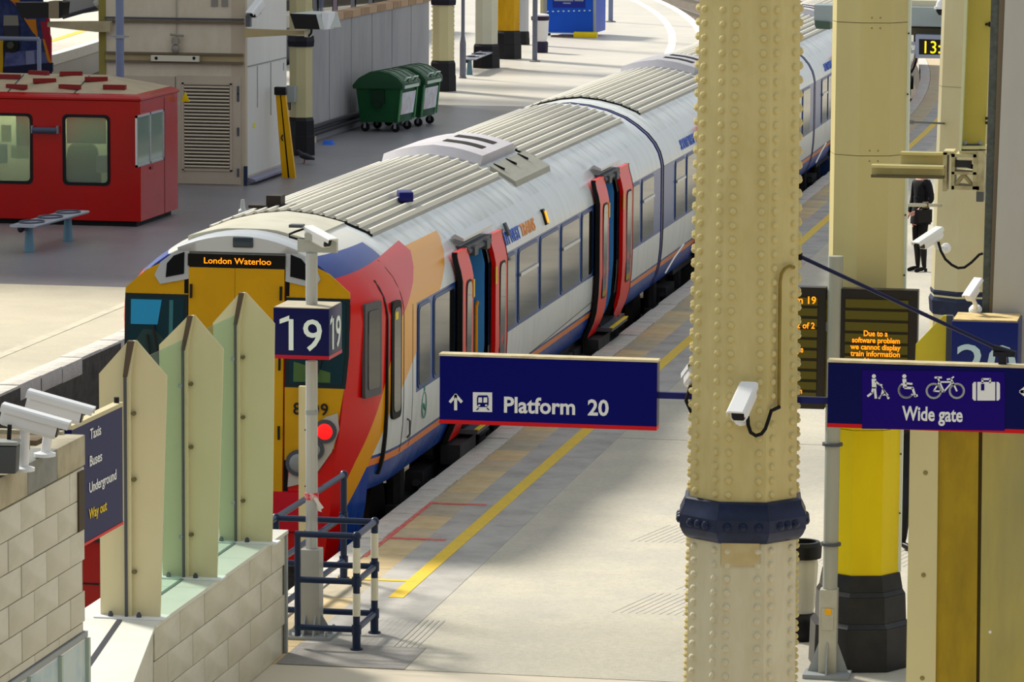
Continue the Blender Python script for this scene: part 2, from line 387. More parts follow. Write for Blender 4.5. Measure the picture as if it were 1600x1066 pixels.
def body(parent, y0, ya, yb, mat, doors, P):
    """shell between local ya..yb; right side left open at door intervals"""
    mb = MB(); ys = sorted({ya, yb, *[d for dd in doors for d in dd]})
    full = [(-a, z) for a, z in PROF] + [(a, z) for a, z in PROF[::-1][1:]]
    n = len(full)
    vs = [P(x, y, z) for y in ys for x, z in full]; fs = []
    for k in range(len(ys)-1):
        for i in range(n-1):
            zz = (full[i][1]+full[i+1][1])/2; right = full[i][0]+full[i+1][0] > 0
            if right and zz < 2.2 and any(abs(ys[k]-d[0]) < 1e-6 for d in doors): continue
            fs.append((k*n+i, k*n+i+1, (k+1)*n+i+1, (k+1)*n+i))
    mb.add(vs, fs)
    if ya > 0.5 or yb > 5:
        mb.add([P(x, yb, z) for x, z in full], [list(range(n))])
    mb.add([P(-1.25, ya, .21), P(1.25, ya, .21), P(1.25, yb, .21), P(-1.25, yb, .21)], [(0, 1, 2, 3)])
    return obj('body_shell', mb, mat, parent, smooth=40)
def window(parent, ya, yb, P, transom=False, za=1.10, zb=1.93, name='window'):
    mb = MB(); rr = rrect(ya-.035, yb+.035, za-.035, zb+.035, .09)
    mb.loft([[P(side(z)+d, y, z) for y, z in rr] for d in (-.02, .010)])
    w = obj(name, mb, frame_navy, parent)
    mb = MB(); rr = rrect(ya, yb, za, zb, .07)
    mb.loft([[P(side(z)+d, y, z) for y, z in rr] for d in (-.01, .016)])
    obj('pane', mb, panel_glass, w)
    if transom:
        zt = za+(zb-za)*.66; mb = MB(); mb.prism([(ya+.02, zt-.02), (yb-.02, zt-.02), (yb-.02, zt+.02), (ya+.02, zt+.02)], P(side(zt)+.005, 0, 0)[0], P(side(zt)+.035, 0, 0)[0], 'x')
        mb.v = [(x, P(0, y, 0)[1], z) for x, y, z in mb.v]
        obj('transom_bar', mb, alu, w)
    return w
def leaf(parent, ya, yb, P, edge):
    d0, d1 = .035, .085
    zs = [.20, .26, .32, .42, .56, .80, 1.04, 1.6, 1.99, 2.10, 2.2, 2.27, 2.31]
    side = lambda z: max(globals()['side'](z), 1.345) if z > 1 else globals()['side'](max(.3, z))-(.04 if z < .24 else .02 if z < .3 else 0)
    mb = MB(); mb.loft([[P(side(z)+d0, ya, z), P(side(z)+d1, ya, z), P(side(z)+d1, yb, z), P(side(z)+d0, yb, z)] for z in zs])
    lf = obj('door_leaf', mb, door_red, parent, label='red sliding door leaf slid open')
    wa, wb = ya+(yb-ya)*.36, ya+(yb-ya)*.80
    for nm, g, dd, mt in (('window_frame', .025, .092, rub), ('pane', 0, .097, panel_glass)):
        rr = rrect(wa-g, wb+g, .72-g, 1.95+g, .09); mb = MB()
        mb.loft([[P(side(z)+d, y, z) for y, z in rr] for d in (.06, dd)]); obj(nm, mb, mt, lf)
    ye = yb if edge > 0 else ya
    mb = MB(); mb.loft([[P(side(z)+.03, ye-.015*edge, z), P(side(z)+.088, ye-.015*edge, z), P(side(z)+.088, ye+.02*edge, z), P(side(z)+.03, ye+.02*edge, z)] for z in zs]); obj('edge_seal', mb, rub, lf)
    yi = ya if edge > 0 else yb
    mb = MB(); mb.prism([(yi-.03, 1.75), (yi+.03, 1.75), (yi+.03, 1.95), (yi-.03, 1.95)], P(side(1.8)+.086, 0, 0)[0], P(side(1.8)+.096, 0, 0)[0], 'x'); mb.v = [(x, P(0, y, 0)[1], z) for x, y, z in mb.v]
    obj('warning_label', mb, yellow, lf)
def doorway(parent, ya, yb, la, lb, P):
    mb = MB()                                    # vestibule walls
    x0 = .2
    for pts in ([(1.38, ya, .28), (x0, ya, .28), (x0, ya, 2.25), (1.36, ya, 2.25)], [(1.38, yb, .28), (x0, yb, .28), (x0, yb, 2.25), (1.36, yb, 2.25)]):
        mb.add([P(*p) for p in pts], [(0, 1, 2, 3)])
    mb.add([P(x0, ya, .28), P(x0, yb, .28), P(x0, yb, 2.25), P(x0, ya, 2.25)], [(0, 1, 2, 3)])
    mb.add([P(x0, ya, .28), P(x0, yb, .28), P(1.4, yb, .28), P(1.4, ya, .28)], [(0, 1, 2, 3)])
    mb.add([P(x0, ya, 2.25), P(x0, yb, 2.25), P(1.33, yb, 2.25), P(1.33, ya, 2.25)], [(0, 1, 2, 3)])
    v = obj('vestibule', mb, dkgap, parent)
    mb = MB(); mb.loft([[P(side(z)-.045, yb-.04, z), P(side(z)-.045, yb-.005, z), P(side(z)-.40, yb-.005, z), P(side(z)-.40, yb-.04, z)] for z in (.3, .42, .56, 1.04, 1.99, 2.2)])
    obj('vestibule_panel', mb, door_in, parent)
    mb = MB(); mb.loft([[P(side(z)+.03, ya-.03, z), P(side(z)+.03, ya+.12, z), P(side(z)-.1, ya+.12, z), P(side(z)-.1, ya-.03, z)] for z in (.3, .56, 1.04, 1.99, 2.2)]); obj('door_jamb', mb, rub, parent)
    mb = MB(); mb.tube([P(1.29, yb-.05, .92), P(1.29, yb-.12, .96), P(1.29, yb-.12, 1.5), P(1.29, yb-.05, 1.54)], .022); obj('grab_rail', mb, M('grab_orange', 'f0a010', .4), parent)
    mb = MB(); mb.obox(P(1.36, (ya+yb)/2, 2.27), (.14, yb-ya+.1, .10)); mb.tube([P(1.42, ya, 2.25), P(1.42, yb, 2.25)], .03); mb.obox(P(1.42, ya+.3, 2.24), (.1, .2, .1)); mb.obox(P(1.42, yb-.3, 2.24), (.1, .2, .1)); obj('door_gear', mb, grey_dk, parent)
    mb = MB(); mb.loft([[P(1.30, ya-.1, 2.46), P(1.40, ya-.1, 2.41), P(1.40, ya-.1, 2.38), P(1.25, ya-.1, 2.42)], [P(1.30, yb+.3, 2.46), P(1.40, yb+.3, 2.41), P(1.40, yb+.3, 2.38), P(1.25, yb+.3, 2.42)]]); obj('rain_gutter', mb, alu, parent)
    leaf(parent, la, ya, P, -1); leaf(parent, yb, lb, P, 1)
    mb = MB(); mb.obox(P(1.42, (ya+yb)/2, .235), (.28, yb-ya+.1, .05)); st = obj('door_step', mb, grey_dk, parent)
    mb = MB(); mb.obox(P(1.545, (ya+yb)/2, .262), (.05, yb-ya+.1, .012)); obj('step_edge', mb, yellow, st)
    mb = MB(); mb.obox(P(1.35, ya-.1, .05), (.22, .9, .22)); obj('step_box', mb, under, parent)
def ribs(parent, ya, yb, P, n=15, w=.86):
    mb = MB(); xs = [-w-.05+(2*w+.1)*i/24 for i in range(25)]
    mb.loft([[P(x, ya, roofz(x)+.006) for x in xs]+[P(x, ya, roofz(x)-.03) for x in xs[::-1]], [P(x, yb, roofz(x)+.006) for x in xs]+[P(x, yb, roofz(x)-.03) for x in xs[::-1]]])
    rp = obj('ribbed_roof_panel', mb, roofg, parent)
    for i in range(n):
        x = -w+2*w*i/(n-1); z = roofz(x)
        mb = MB(); mb.loft([[P(x-.018, yy, z-.01), P(x+.018, yy, z-.01), P(x+.013, yy, z+.046), P(x-.013, yy, z+.046)] for yy in (ya+.05, yb-.05)])
        obj('roof_rib', mb, ribm, rp)
        for yy in (ya+.04,):
            mb = MB(); mb.obox(P(x, yy-.03, z+.012), (.034, .03, .03)); obj('rib_end', mb, dkgap, rp)
    mb = MB(); mb.tube([P(x, ya-.01, roofz(x)+.012) for x in xs], .014, 6); obj('roof_seam', mb, dkgap, rp)
def pod(parent, ya, yb, P):
    xs = [-1.0+2.0*i/16 for i in range(17)]; top = lambda x: roofz(x)+.10+.04*math.cos(x*1.5)
    mb = MB(); mb.loft([[P(x, y, top(x) if 0 < k < 3 else roofz(x)+.03) for x in xs if abs(x) <= .72]+[P(x, y, roofz(x)-.03) for x in xs[::-1] if abs(x) <= .72] for k, y in enumerate((ya, ya+.12, yb-.12, yb))])
    p = obj('roof_unit', mb, podm, parent)
    for yy in (.30, .62):
        mb = MB(); ya_ = ya+(yb-ya)*yy; mb.loft([[P(x, ya_+d, top(x)+.006) for x in xs if 0 <= x <= .6]+[P(x, ya_+d, top(x)-.02) for x in xs[::-1] if 0 <= x <= .6] for d in (0, .3)]); obj('vent_slot', mb, dkgap, p)
    mb = MB(); mb.loft([[P(.74, y, roofz(.74)+.06), P(1.06, y, roofz(1.06)+.06), P(1.08, y, roofz(1.08)-.02), P(.74, y, roofz(.74)-.02)] for y in (ya-.0, yb+.1)]); h = obj('roof_hatch', mb, roofg, parent)
    for yy in (.1, .45, .8):
        mb = MB(); y_ = ya+(yb-ya)*yy; mb.loft([[P(.74, y_+d, roofz(.74)+.07), P(.88, y_+d, roofz(.88)+.075), P(.88, y_+d, roofz(.88)+.05), P(.74, y_+d, roofz(.74)+.05)] for d in (0, .03)]); obj('hatch_clip', mb, dkgap, h)
def bogie(parent, yc, P):
    mb = MB()
    for sx in (-1.02, 1.02):
        mb.obox(P(sx, yc, -.42), (.16, 2.9, .26)); mb.obox(P(0, yc, -.42), (2.1, .4, .2)); mb.obox(P(sx*1.02, yc, -.2), (.2, .9, .25))
        for dy in (-1.3, 1.3): mb.obox(P(sx*1.05, yc+dy, -.46), (.22, .42, .36)); mb.tube([P(sx, yc+dy, -.28), P(sx, yc+dy, .1)], .1, 8)
        mb.tube([P(sx*1.1, yc-.7, -.15), P(sx*1.1, yc-.2, -.5)], .05, 6)
    b = obj('bogie_frame', mb, under, parent)
    for dy in (-1.3, 1.3):
        for sx in (-.76, .76):
            mb = MB(); mb.tube([P(sx-.06, yc+dy, -.38), P(sx+.06, yc+dy, -.38)], .41, 20); obj('wheel', mb, M('wheel_steel', '3b3532', .5, metal=.5), b)
def gear(parent, ya, yb, P, seed):
    rnd = random.Random(seed); y = ya; i = 0
    while y < yb-.7:
        w = rnd.uniform(.6, 1.6); w = min(w, yb-y-.1)
        mb = MB(); mb.obox(P(.85, y+w/2, -.28+rnd.uniform(-.05, .08)), (.75, w-.12, rnd.uniform(.6, .85))); mb.obox(P(1.24, y+w*.4, -.2), (.05, w*.4, .3)); mb.tube([P(1.26, y+.1, -.05), P(1.26, y+w-.15, -.05)], .03, 6)
        obj('equipment_case', mb, M('equipment_blue', '1f3c74', .6) if rnd.random() < .25 else under, parent, bevel=.015); y += w
    mb = MB(); mb.box(*[P(-1.15, 0, 0)[0], P(1.15, 0, 0)[0], P(0, ya-2, 0)[1], P(0, yb+2, 0)[1], .05, .2]); obj('floor_pan', mb, under, parent)
# ------------------------------------------------------------------ leading car
Y0 = 39.0; P = TL(Y0); CL = 19.45
car = thing('train_carriage', 'leading train carriage with yellow cab front, red nose and open red doors', 'train', (-10.1, Y0, -.915), 'carriages of the train')
D1, D2 = (43.8-Y0, 45.12-Y0), (53.2-Y0, 54.42-Y0)
body(car, Y0, 1.7, CL, liv_cab, [D1, D2], P)
# tapering cab
tap = {0: .0, .35: .10, .9: .19, 1.7: .235}
FR = [(-.72, -.42), (.72, -.42)]
def ring(y):
    t = min(1, y/1.7); e = (1-(1-t)**2.2)
    pts = []
    for a, z in PROF:
        # front outline of the nose
        if z < 2.3: xf = .90 + .27*min(1, max(0, (z-.2)/1.5))**.6
        else: xf = a*.845*max(.0, 1.0) if a else 0
        zf = z if z < 2.2 else 2.2+(z-2.2)*.93
        z2 = z if z > .45 or y > .63 else z-.62*(1 if z < .35 else .45)
        zz = zf+(z-zf)*e if z >= 2.2 else z2
        pts.append((xf+(a-xf)*e, zz))
    return pts
mb = MB(); rings = []
for y in (0, .06, .16, .3, .45, .625, .632, .8, 1.1, 1.4, 1.7):
    h = ring(y); pts = [(-a, z) for a, z in h]+[(a, z) for a, z in h[::-1][1:]]
    rings.append([P(x, y-.0+(.14*max(0, (z-1.2))/1.6*(1-min(1, y/.5)) if z > 1.2 else 0), z) for x, z in pts])
mb.loft(rings, closed=False, cap=False); mb.add(rings[0], [list(range(len(rings[0])))])
obj('cab_shell', mb, liv_cab, car, smooth=50)
def fy(z): return .14*max(0, z-1.2)/1.6           # rake of the front face
def plate(name, pts, mat, parent, off=.012, base=.0, label=None):
    mb = MB(); mb.loft([[P(x, fy(z)-base, z) for x, z in pts], [P(x, fy(z)-base-off, z) for x, z in pts]]); return obj(name, mb, mat, parent, label=label)
for s in (-1, 1):
    q = lambda pts: [(s*x, z) for x, z in pts]
    plate('front_panel', q([(.51, .62), (1.02, .75), (1.12, 1.36), (.51, 1.36)]), cabyel, car)
    plate('brow_panel', q([(.51, 2.26), (1.165, 2.26), (1.16, 2.32), (.95, 2.5), (.62, 2.66), (.51, 2.68)]), cabyel, car)
    wf = plate('windscreen_surround', q([(.51, 1.36), (1.135, 1.36), (1.165, 1.7), (1.165, 2.27), (.51, 2.27)]), M('screen_surround', '1b2a30', .3), car)
    plate('windscreen', q([(.55, 1.40), (1.10, 1.40), (1.125, 1.7), (1.125, 2.22), (.55, 2.22)]), M('windscreen_glass', '10343f', .05, spec=.8), wf, .008, .012)
    if s < 0:
        plate('sun_blind', q([(.82, 1.95), (1.10, 1.95), (1.10, 2.2), (.78, 2.2)]), M('blind_blue', '2a93c8', .3), wf, .004, .020)
        plate('driver_seat', q([(.72, 1.42), (1.06, 1.42), (1.05, 1.78), (.97, 1.9), (.84, 1.9), (.74, 1.78)]), M('seat_green_grey', '27403f', .6), wf, .004, .020)
        plate('cab_pillar', q([(.66, 1.42), (.70, 1.42), (.70, 2.2), (.66, 2.2)]), M('cab_pillar_teal', '35707a', .4), wf, .004, .020)
    else:
        plate('cab_equipment', q([(.60, 1.42), (.98, 1.42), (.98, 1.52), (.60, 1.62)]), M('cab_green', '4c6a3a', .6), wf, .004, .020)
    mb = MB(); mb.tube([P(s*.74, -.05, 1.38), P(s*.86, -.05+fy(1.9), 1.95)], .014, 6); mb.tube([P(s*.84, -.05, 1.42), P(s*.92, -.04+fy(1.8), 1.85)], .012, 6); mb.obox(P(s*.76, -.04, 1.30), (.13, .07, .1)); obj('wiper', mb, black, car)
    # lamp cluster
    cl = [(1.06, 1.12), (1.075, .95), (1.0, .72), (.86, .52), (.66, .38), (.545, .35), (.56, .52), (.66, .74), (.80, .95), (.93, 1.07)]
    lc = plate('lamp_cluster', q(cl), M('lamp_housing', 'b7b2ac', .45), car, .02, .010)
    for x, z, r, nm, mt in ((.935, .93, .085, 'tail_lamp', M('tail_lamp_red', 'ff1a1a', .3, emit=1.1)), (.82, .74, .072, 'head_lamp', M('lamp_lens', '8a8f92', .15)), (.665, .60, .10, 'head_lamp', M('lamp_lens', '8a8f92', .15))):
        mb = MB(); mb.tube([P(s*x, -.02, z), P(s*x, -.055, z)], r+.035, 20); rg = obj('lamp_ring', mb, grey_dk, lc)
        mb = MB(); mb.dome(P(s*x, -.05, z), (0, -1, 0), r, .03, 18, 3); obj(nm, mb, mt, rg)
    mb = MB(); mb.loft([[P(s*x, fy(z)+d, z) for x, z in [(.50, 2.42), (.80, 2.36), (.86, 2.45), (.80, 2.58), (.64, 2.70), (.50, 2.745)]] for d in (.04, -.03)]); pp = obj('corner_pod', mb, silver, car)
    plate('pod_glass', q([(.55, 2.47), (.74, 2.43), (.73, 2.57), (.66, 2.65), (.55, 2.69)]), panel_glass, pp, .006, .032)
# gangway doors, display and crown
for nm, a, b in (('gangway_door', -.50, -.022), ('gangway_door', -.018, .49)):
    dr = plate(nm, [(a, .15), (b, .15), (b, 2.54), (a, 2.54)], cabyel, car, .035, .005)
    xx = a+.03 if a < -.3 else b-.03
    for z in (.9, 1.6, 2.3): plate('hinge', [(xx-.012, z-.07), (xx+.012, z-.07), (xx+.012, z+.07), (xx-.012, z+.07)], black, dr, .015, .04)
for x in (-.53, .52): plate('gangway_seal', [(x-.02, .15), (x+.02, .15), (x+.02, 2.62), (x-.02, 2.62)], dkgap, car, .02, .005)
dp = plate('destination_display', [(-.51, 2.555), (.50, 2.555), (.50, 2.675), (-.51, 2.675)], M('display_black', '15130e', .25), car, .05, .0)
text('London Waterloo', .088, P(-.345, fy(2.59)-.056, 2.583), (1, 0, 0), (0, 0, 1), led, dp, 'destination_text', .001, .0003, width=.70)
mb = MB(); xs = [-.62+1.24*i/12 for i in range(13)]
arc = lambda x: 2.885-.13*(x/.62)**2
mb.loft([[P(x, y0_, (2.70 if k == 0 else arc(x)+dz)) for x in xs]+[P(x, y0_+.06, 2.66 if k == 0 else arc(x)-.05) for x in xs[::-1]] for k, (y0_, dz) in enumerate(((.10, 0), (.09, -.02), (.16, .0), (.6, .01)))])
hd = obj('display_hood', mb, silver, car, smooth=50)
mb = MB(); mb.obox(P(.06, .085, 2.80), (.21, .03, .105)); obj('marker_lamp', mb, M('marker_glass', '39434d', .15), hd, bevel=.02)
mb = MB(); mb.loft([[P(x, y, min(z, roofz(x)+.02)) for x in xs]+[P(x, y, roofz(x)-.1) for x in xs[::-1]] for y, z in ((.5, 2.9), (1.2, 2.92), (2.2, 2.93))]); obj('dome_panel', mb, M('dome_silver', 'c6c3b2', .35, noise=[(3, 'b2ae9c', .6)]), car)
nt_ = text('8009', .17, P(.60, -.016, 1.09), (1, 0, 0), (0, 0, 1), black, car, 'carriage_number', .002, .002, spacing=1.1)
mb = MB(); mb.loft([[P(-.9, -.05, -.1), P(.9, -.05, -.1), P(.8, -.05, .30), P(-.8, -.05, .30)], [P(-.95, .2, -.2), P(.95, .2, -.2), P(.95, .2, .34), P(-.95, .2, .34)]]); obj('front_bumper', mb, M('bumper_red', 'c8102a', .35), car)
mb = MB(); mb.obox(P(0, -.2, -.1), (.35, .5, .35)); obj('coupler', mb, under, car, bevel=.04)
# side details of the cab
def nosex(y):
    t = min(1, y/1.7); e = 1-(1-t)**2.2; return 1.165+(1.41-1.165)*e
def sideplate(name, ya, yb, za, zb, mat, r=.05, o=.012, parent=car, n=4):
    rr = rrect(ya, yb, za, zb, r); mb = MB(); mb.loft([[P(nosex(y)+d, y, z) for y, z in rr] for d in (-.02, o)]); return obj(name, mb, mat, parent)
def seam(name, yc, w, za, zb, mat, o=.012):
    zs = [za+(zb-za)*i/24 for i in range(25)]; sx_ = lambda z: nosex(yc)-(1.41-side(z))
    mb = MB(); mb.loft([[P(sx_(z)+d, y, z) for d, y in ((-.03, yc-w/2), (o, yc-w/2), (o, yc+w/2), (-.03, yc+w/2))] for z in zs]); return obj(name, mb, mat, car)
cw = sideplate('cab_window_frame', .32, .72, 1.22, 2.18, M('cab_frame_grey', '4a4d54', .4), .03)
sideplate('cab_window', .39, .66, 1.30, 2.10, panel_glass, .03, .018, cw)
seam('door_seam', .91, .045, .36, 2.36, rub)
cd = sideplate('cab_door_window', 1.04, 1.38, .90, 2.12, rub, .08); sideplate('pane', 1.09, 1.33, .97, 2.05, panel_glass, .07, .017, cd)
sideplate('warning_label', 1.12, 1.22, 1.93, 2.01, yellow, .005, .02, cd)
seam('panel_seam', 1.52, .012, .5, 2.5, grey_dk, .003); seam('panel_seam', 1.95, .012, .5, 2.0, grey_dk, .003)
mb = MB(); mb.tube([P(1.40, 1.72, .62), P(1.43, 1.72, .66), P(1.43, 1.72, .8), P(1.40, 1.72, .82)], .012, 6); obj('step_handle', mb, grey_dk, car)
mb = MB(); pts = [(2.55+.11*math.cos(t*PI/8), .85+.14*math.sin(t*PI/8)) for t in range(17)]; mb.tube([P(1.407, y, z) for y, z in pts], .008, 6); mb.tube([P(1.407, 2.5, .86), P(1.407, 2.6, .8)], .02, 6); obj('round_emblem', mb, M('emblem_green', '5d8f86', .5), car)
mb = MB(); mb.box(P(1.40, 0, 0)[0], P(1.414, 0, 0)[0], P(0, 2.52, 0)[1], P(0, 2.58, 0)[1], 1.0, 1.06); obj('small_plate', mb, M('plate_green', '2f7f78', .5), car)
for a, b, t in ((2.22, 2.78, 0), (3.02, 4.10, 0), (46.12-Y0, 46.72-Y0, 0), (46.98-Y0, 48.2-Y0, 1), (48.45-Y0, 49.7-Y0, 0), (49.95-Y0, 51.23-Y0, 1), (51.5-Y0, 52.3-Y0, 0), (55.45-Y0, 56.35-Y0, 0), (56.62-Y0, 57.7-Y0, 1)): window(car, a, b, P, t)
doorway(car, D1[0], D1[1], 43.18-Y0, 45.84-Y0, P); doorway(car, D2[0], D2[1], 52.45-Y0, 55.28-Y0, P)
ribs(car, 41.25-Y0, 48.55-Y0, P); ribs(car, 51.05-Y0, 58.1-Y0, P); pod(car, 48.65-Y0, 50.95-Y0, P)
bogie(car, 4.2, P); bogie(car, 16.2, P); gear(car, 6.2, 14.2, P, 3)
mb = MB(); mb.lathe(-10.1-.78, 42.35, [(.05, 2.70), (.05, 2.80), (.03, 2.82), (.02, 2.92)], 10); obj('roof_aerial', mb, grey_p, car)
mb = MB(); mb.obox((-10.1-.32, 41.9, 2.90), (.5, .25, .03)); mb.obox((-10.1-.30, 41.9, 2.96), (.16, .2, .12)); obj('roof_horn_box', mb, M('dark_brown_box', '2a2320', .6), car)
mb = MB(); mb.obox((-9.42, 43.95, 2.85), (.16, .34, .11), rz=.3); obj('roof_aerial_box', mb, navy, car, bevel=.015)
def brand(parent, y, P, s=1.0):
    w = text('SOUTH WEST', .215*s, (-10.1+1.402, y, 2.075), (0, 1, 0), (-.29, 0, 1), M('brand_blue', '1450c0', .4), parent, 'lettering', .004, .004, width=1.5)
    text('TRAINS', .215*s, (-10.1+1.402, y+w+.06, 2.075), (0, 1, 0), (-.29, 0, 1), M('brand_orange', 'e8923c', .4), parent, 'lettering', .004, .002, shear=.15, width=.95)
brand(car, 45.72, P)
mb = MB(); mb.obox(P(1.375, 48.9-Y0, 2.16), (.05, .10, .20), ry=-.3); sl_ = obj('indicator_lamp', mb, black, car)
mb = MB(); mb.obox(P(1.402, 48.92-Y0, 2.16), (.03, .06, .15), ry=-.3); obj('lamp_lens', mb, M('amber_lit', 'ffb020', .4, emit=.9), sl_)
mb = MB(); mb.obox(P(1.37, 46.45-Y0, 2.25), (.03, .12, .16), ry=-.4); obj('vent_cap', mb, grey_dk, car, bevel=.01)
mb = MB(); mb.tube([(-10.1+1.43, 47.0, .60), (-10.1+1.43, 52.4, .72)], .004, 5); obj('side_cable', mb, dkgap, car)
# ------------------------------------------------------------------ following cars
def midcar(y0, ang, label, detail=True, x_off=0):
    global P
    root = thing('train_carriage', label, 'train', (-10.1, y0, -.915), 'carriages of the train')
    P = TL(y0)
    body(root, y0, 0, 19.9, liv_mid, [], P)
    full = [(-a, z) for a, z in PROF] + [(a, z) for a, z in PROF[::-1][1:]]
    mb = MB(); mb.add([P(x, 0, z) for x, z in full], [list(range(len(full)))]); obj('end_wall', mb, dkgap, root)
    ed = MB(); ins = lambda g, y: [P(x*(1-g), y, .3+(z-.3)*(1-g)) for x, z in full]
    ed.loft([ins(.03, -.24), ins(.0, -.21), ins(0.0, -.1)], closed=True); g = obj('gangway_fairing', ed, navy, root)
    ed = MB(); ed.loft([ins(.05, -.32), ins(.05, .0)]); obj('gangway_bellows', ed, dkgap, root)
    ribs(root, .9, 8.4, P); pod(root, 8.6, 10.9, P); ribs(root, 11.1, 19.0, P)
    for a, b, t in ((1.15, 2.1, 1), (2.35, 3.5, 0), (6.7, 7.6, 0), (7.9, 9.1, 1), (9.3, 10.5, 0), (10.8, 12, 1), (14.9, 16.2, 0), (16.4, 17.7, 1), (18, 19.2, 0)): window(root, a, b, P, t)
    for d in (3.9, 12.3):
        leaf(root, d, d+.65, P, -1); leaf(root, d+.66, d+1.31, P, 1)
    bogie(root, 2.6, P); bogie(root, 17.2, P); gear(root, 4.8, 15, P, int(y0))
    mb = MB(); mb.tube([P(1.43, .1, .38), P(1.45, .8, .52), P(1.43, 2.0, .62)], .012, 6); obj('jumper_cable', mb, white_p, root)
    brand(root, y0+1.86, P)
    root.rotation_euler = (0, 0, ang); root.location.x += x_off
    return root
c2 = midcar(58.78, 0, 'second carriage of the train, coupled behind the leading one with a dark blue arched gap')
c3 = midcar(79.0, R(.25), 'third carriage of the train, seen between the riveted column and the clad column')
c4 = midcar(99.3, R(3.2), 'last carriage of the train in view, bending away on the curve', x_off=-.15)
# ================================================================== riveted column
def octring(cx, cy, r, z, ph, n=8): return [(cx+r*math.cos(ph+2*PI*i/n), cy+r*math.sin(ph+2*PI*i/n), z) for i in range(n)]
def column_shaft(parent, cx, cy, w0, w1, z0, z1, ph, mat, name='shaft'):
    k = 1/math.cos(PI/8)/2
    mb = MB(); mb.loft([octring(cx, cy, w0*k, z0, ph), octring(cx, cy, w1*k, z1, ph)]); return obj(name, mb, mat, parent, smooth=0)
CX, CY = -3.200, 25.25
PH = R(-90+7.5)+PI/8                              # one flat towards the gate line
WB = lambda z: .716-.0148*z
col1 = thing('riveted_column', 'tall cream octagonal column studded with rivets, dark blue collar round it', 'column', (CX, CY, 0))
sh = column_shaft(col1, CX, CY, WB(2.6), WB(7.6), 2.6, 7.6, PH, cream)
sh2 = column_shaft(col1, CX, CY, WB(0), WB(2.6), 0, 2.6, PH, M('pale_shaft_paint', 'd8d2b8', .45, noise=[(2.2, 'c9c19e', .5), (9, 'b8a87c', .25)], stretch=(1, 1, .35)), 'lower_shaft')
k8 = 1/math.cos(PI/8)/2
mb = MB(); mb.loft([octring(CX, CY, r*k8, z, PH) for r, z in ((1.0, .02), (1.0, .5), (.86, .62), (.84, .9), (.74, .98))]); obj('plinth', mb, black, col1, smooth=0)
ZB = 2.63
mb = MB(); mb.loft([octring(CX, CY, w*k8, ZB+z, PH) for w, z in ((.70, -.135), (.735, -.12), (.765, -.10), (.80, -.06), (.805, .02), (.775, .055), (.745, .085), (.735, .12), (.70, .13))]); band = obj('collar', mb, navy_iron, col1, smooth=20)
t = MB(); t.dome((0, 0, 0), (0, 0, 1), .024, .024, 8, 2); ro = obj('rivet', t, cream, sh, origin=(0, 0, 0)); rme = ro.data; bpy.data.objects.remove(ro); rme2 = rme.copy(); rme2.materials[0] = MATS['pale_shaft_paint']
t = MB(); t.dome((0, 0, 0), (0, 0, 1), .029, .024, 10, 2); ro = obj('bolt', t, navy_iron, band, origin=(0, 0, 0)); bme = ro.data; bpy.data.objects.remove(ro)
rest = MB(); cnt = 0
for f in range(8):
    a = R(-90+7.5)+f*PI/4; nrm = Vector((math.cos(a), math.sin(a), 0)); tg = Vector((-math.sin(a), math.cos(a), 0))
    rot = nrm.to_track_quat('Z', 'Y').to_euler()
    for s in (-1, 1):
        z = .99+.02
        while z < 7.5:
            if abs(z-ZB) > .16:
                ap = WB(z)/2; half = ap*math.tan(PI/8); off = half-.045 if f % 2 == 0 else half-.05
                p = Vector((CX, CY, z))+nrm*ap+tg*s*off
                front = f in (0, 1, 7) and 1.55 < z < 6.0
                if front and cnt < 300: inst('rivet', rme if z > ZB else rme2, sh if z > ZB else sh2, p, rot); cnt += 1
                elif 1.2 < z < 6.3: rest.dome(p, nrm, .024, .024, 6, 2)
            z += .0897
    for s in (-.16, 0, .16) if f % 2 == 0 else (-.11, -.0, .11):
        p = Vector((CX, CY, ZB-.022))+nrm*.402+tg*s*.62
        inst('bolt', bme, band, p, rot)
obj('rivets_on_far_faces', rest, cream, sh, kind='stuff')
# rust patch plate below the collar
a = R(-90+7.5); nrm = Vector((math.cos(a), math.sin(a), 0)); tg = Vector((-math.sin(a), math.cos(a), 0))
def oncol(x, y, out=0.0):                         # point on the front flat of the column under a picture position
    r = ray(x, y); pn = Vector((CX, CY, 0))+nrm*(WB(2.5)/2+out); t = (pn-CP).dot(nrm)/r.dot(nrm); return CP+r*t
mb = MB(); mb.poly([oncol(x_, y_, .012) for x_, y_ in ((1127, 832), (1187, 832), (1187, 884), (1127, 884))], nrm*.003); obj('stained_patch', mb, M('stained_cream', 'cfc093', .5, noise=[(6, 'bda571', .7)]), sh, label='rust-stained patch below the collar')
# conduit and cable
mb = MB()
a1 = a+PI/4; n1 = Vector((math.cos(a1), math.sin(a1), 0))
def onface(x, y, out=.02):
    r = ray(x, y); pn = Vector((CX, CY, 0))+n1*(WB(3)/2+out); t = (pn-CP).dot(n1)/r.dot(n1); return CP+r*t
mb.tube([onface(x, y) for x, y in ((1241, 418), (1233, 416), (1226, 420), (1221, 428), (1219, 440), (1218, 520), (1217, 636))], .011, 8); obj('conduit', mb, M('brown_conduit', '8f7a34', .5, noise=[(9, '6d5820', .6)]), col1)
mb = MB(); mb.tube([onface(x, y, .03) for x, y in ((1218, 636), (1205, 642), (1201, 655), (1196, 670))]+[oncol(x, y, .06) for x, y in ((1190, 678), (1181, 681), (1173, 676), (1169, 664), (1168, 650))], .012, 8); obj('cable', mb, blackr, col1)
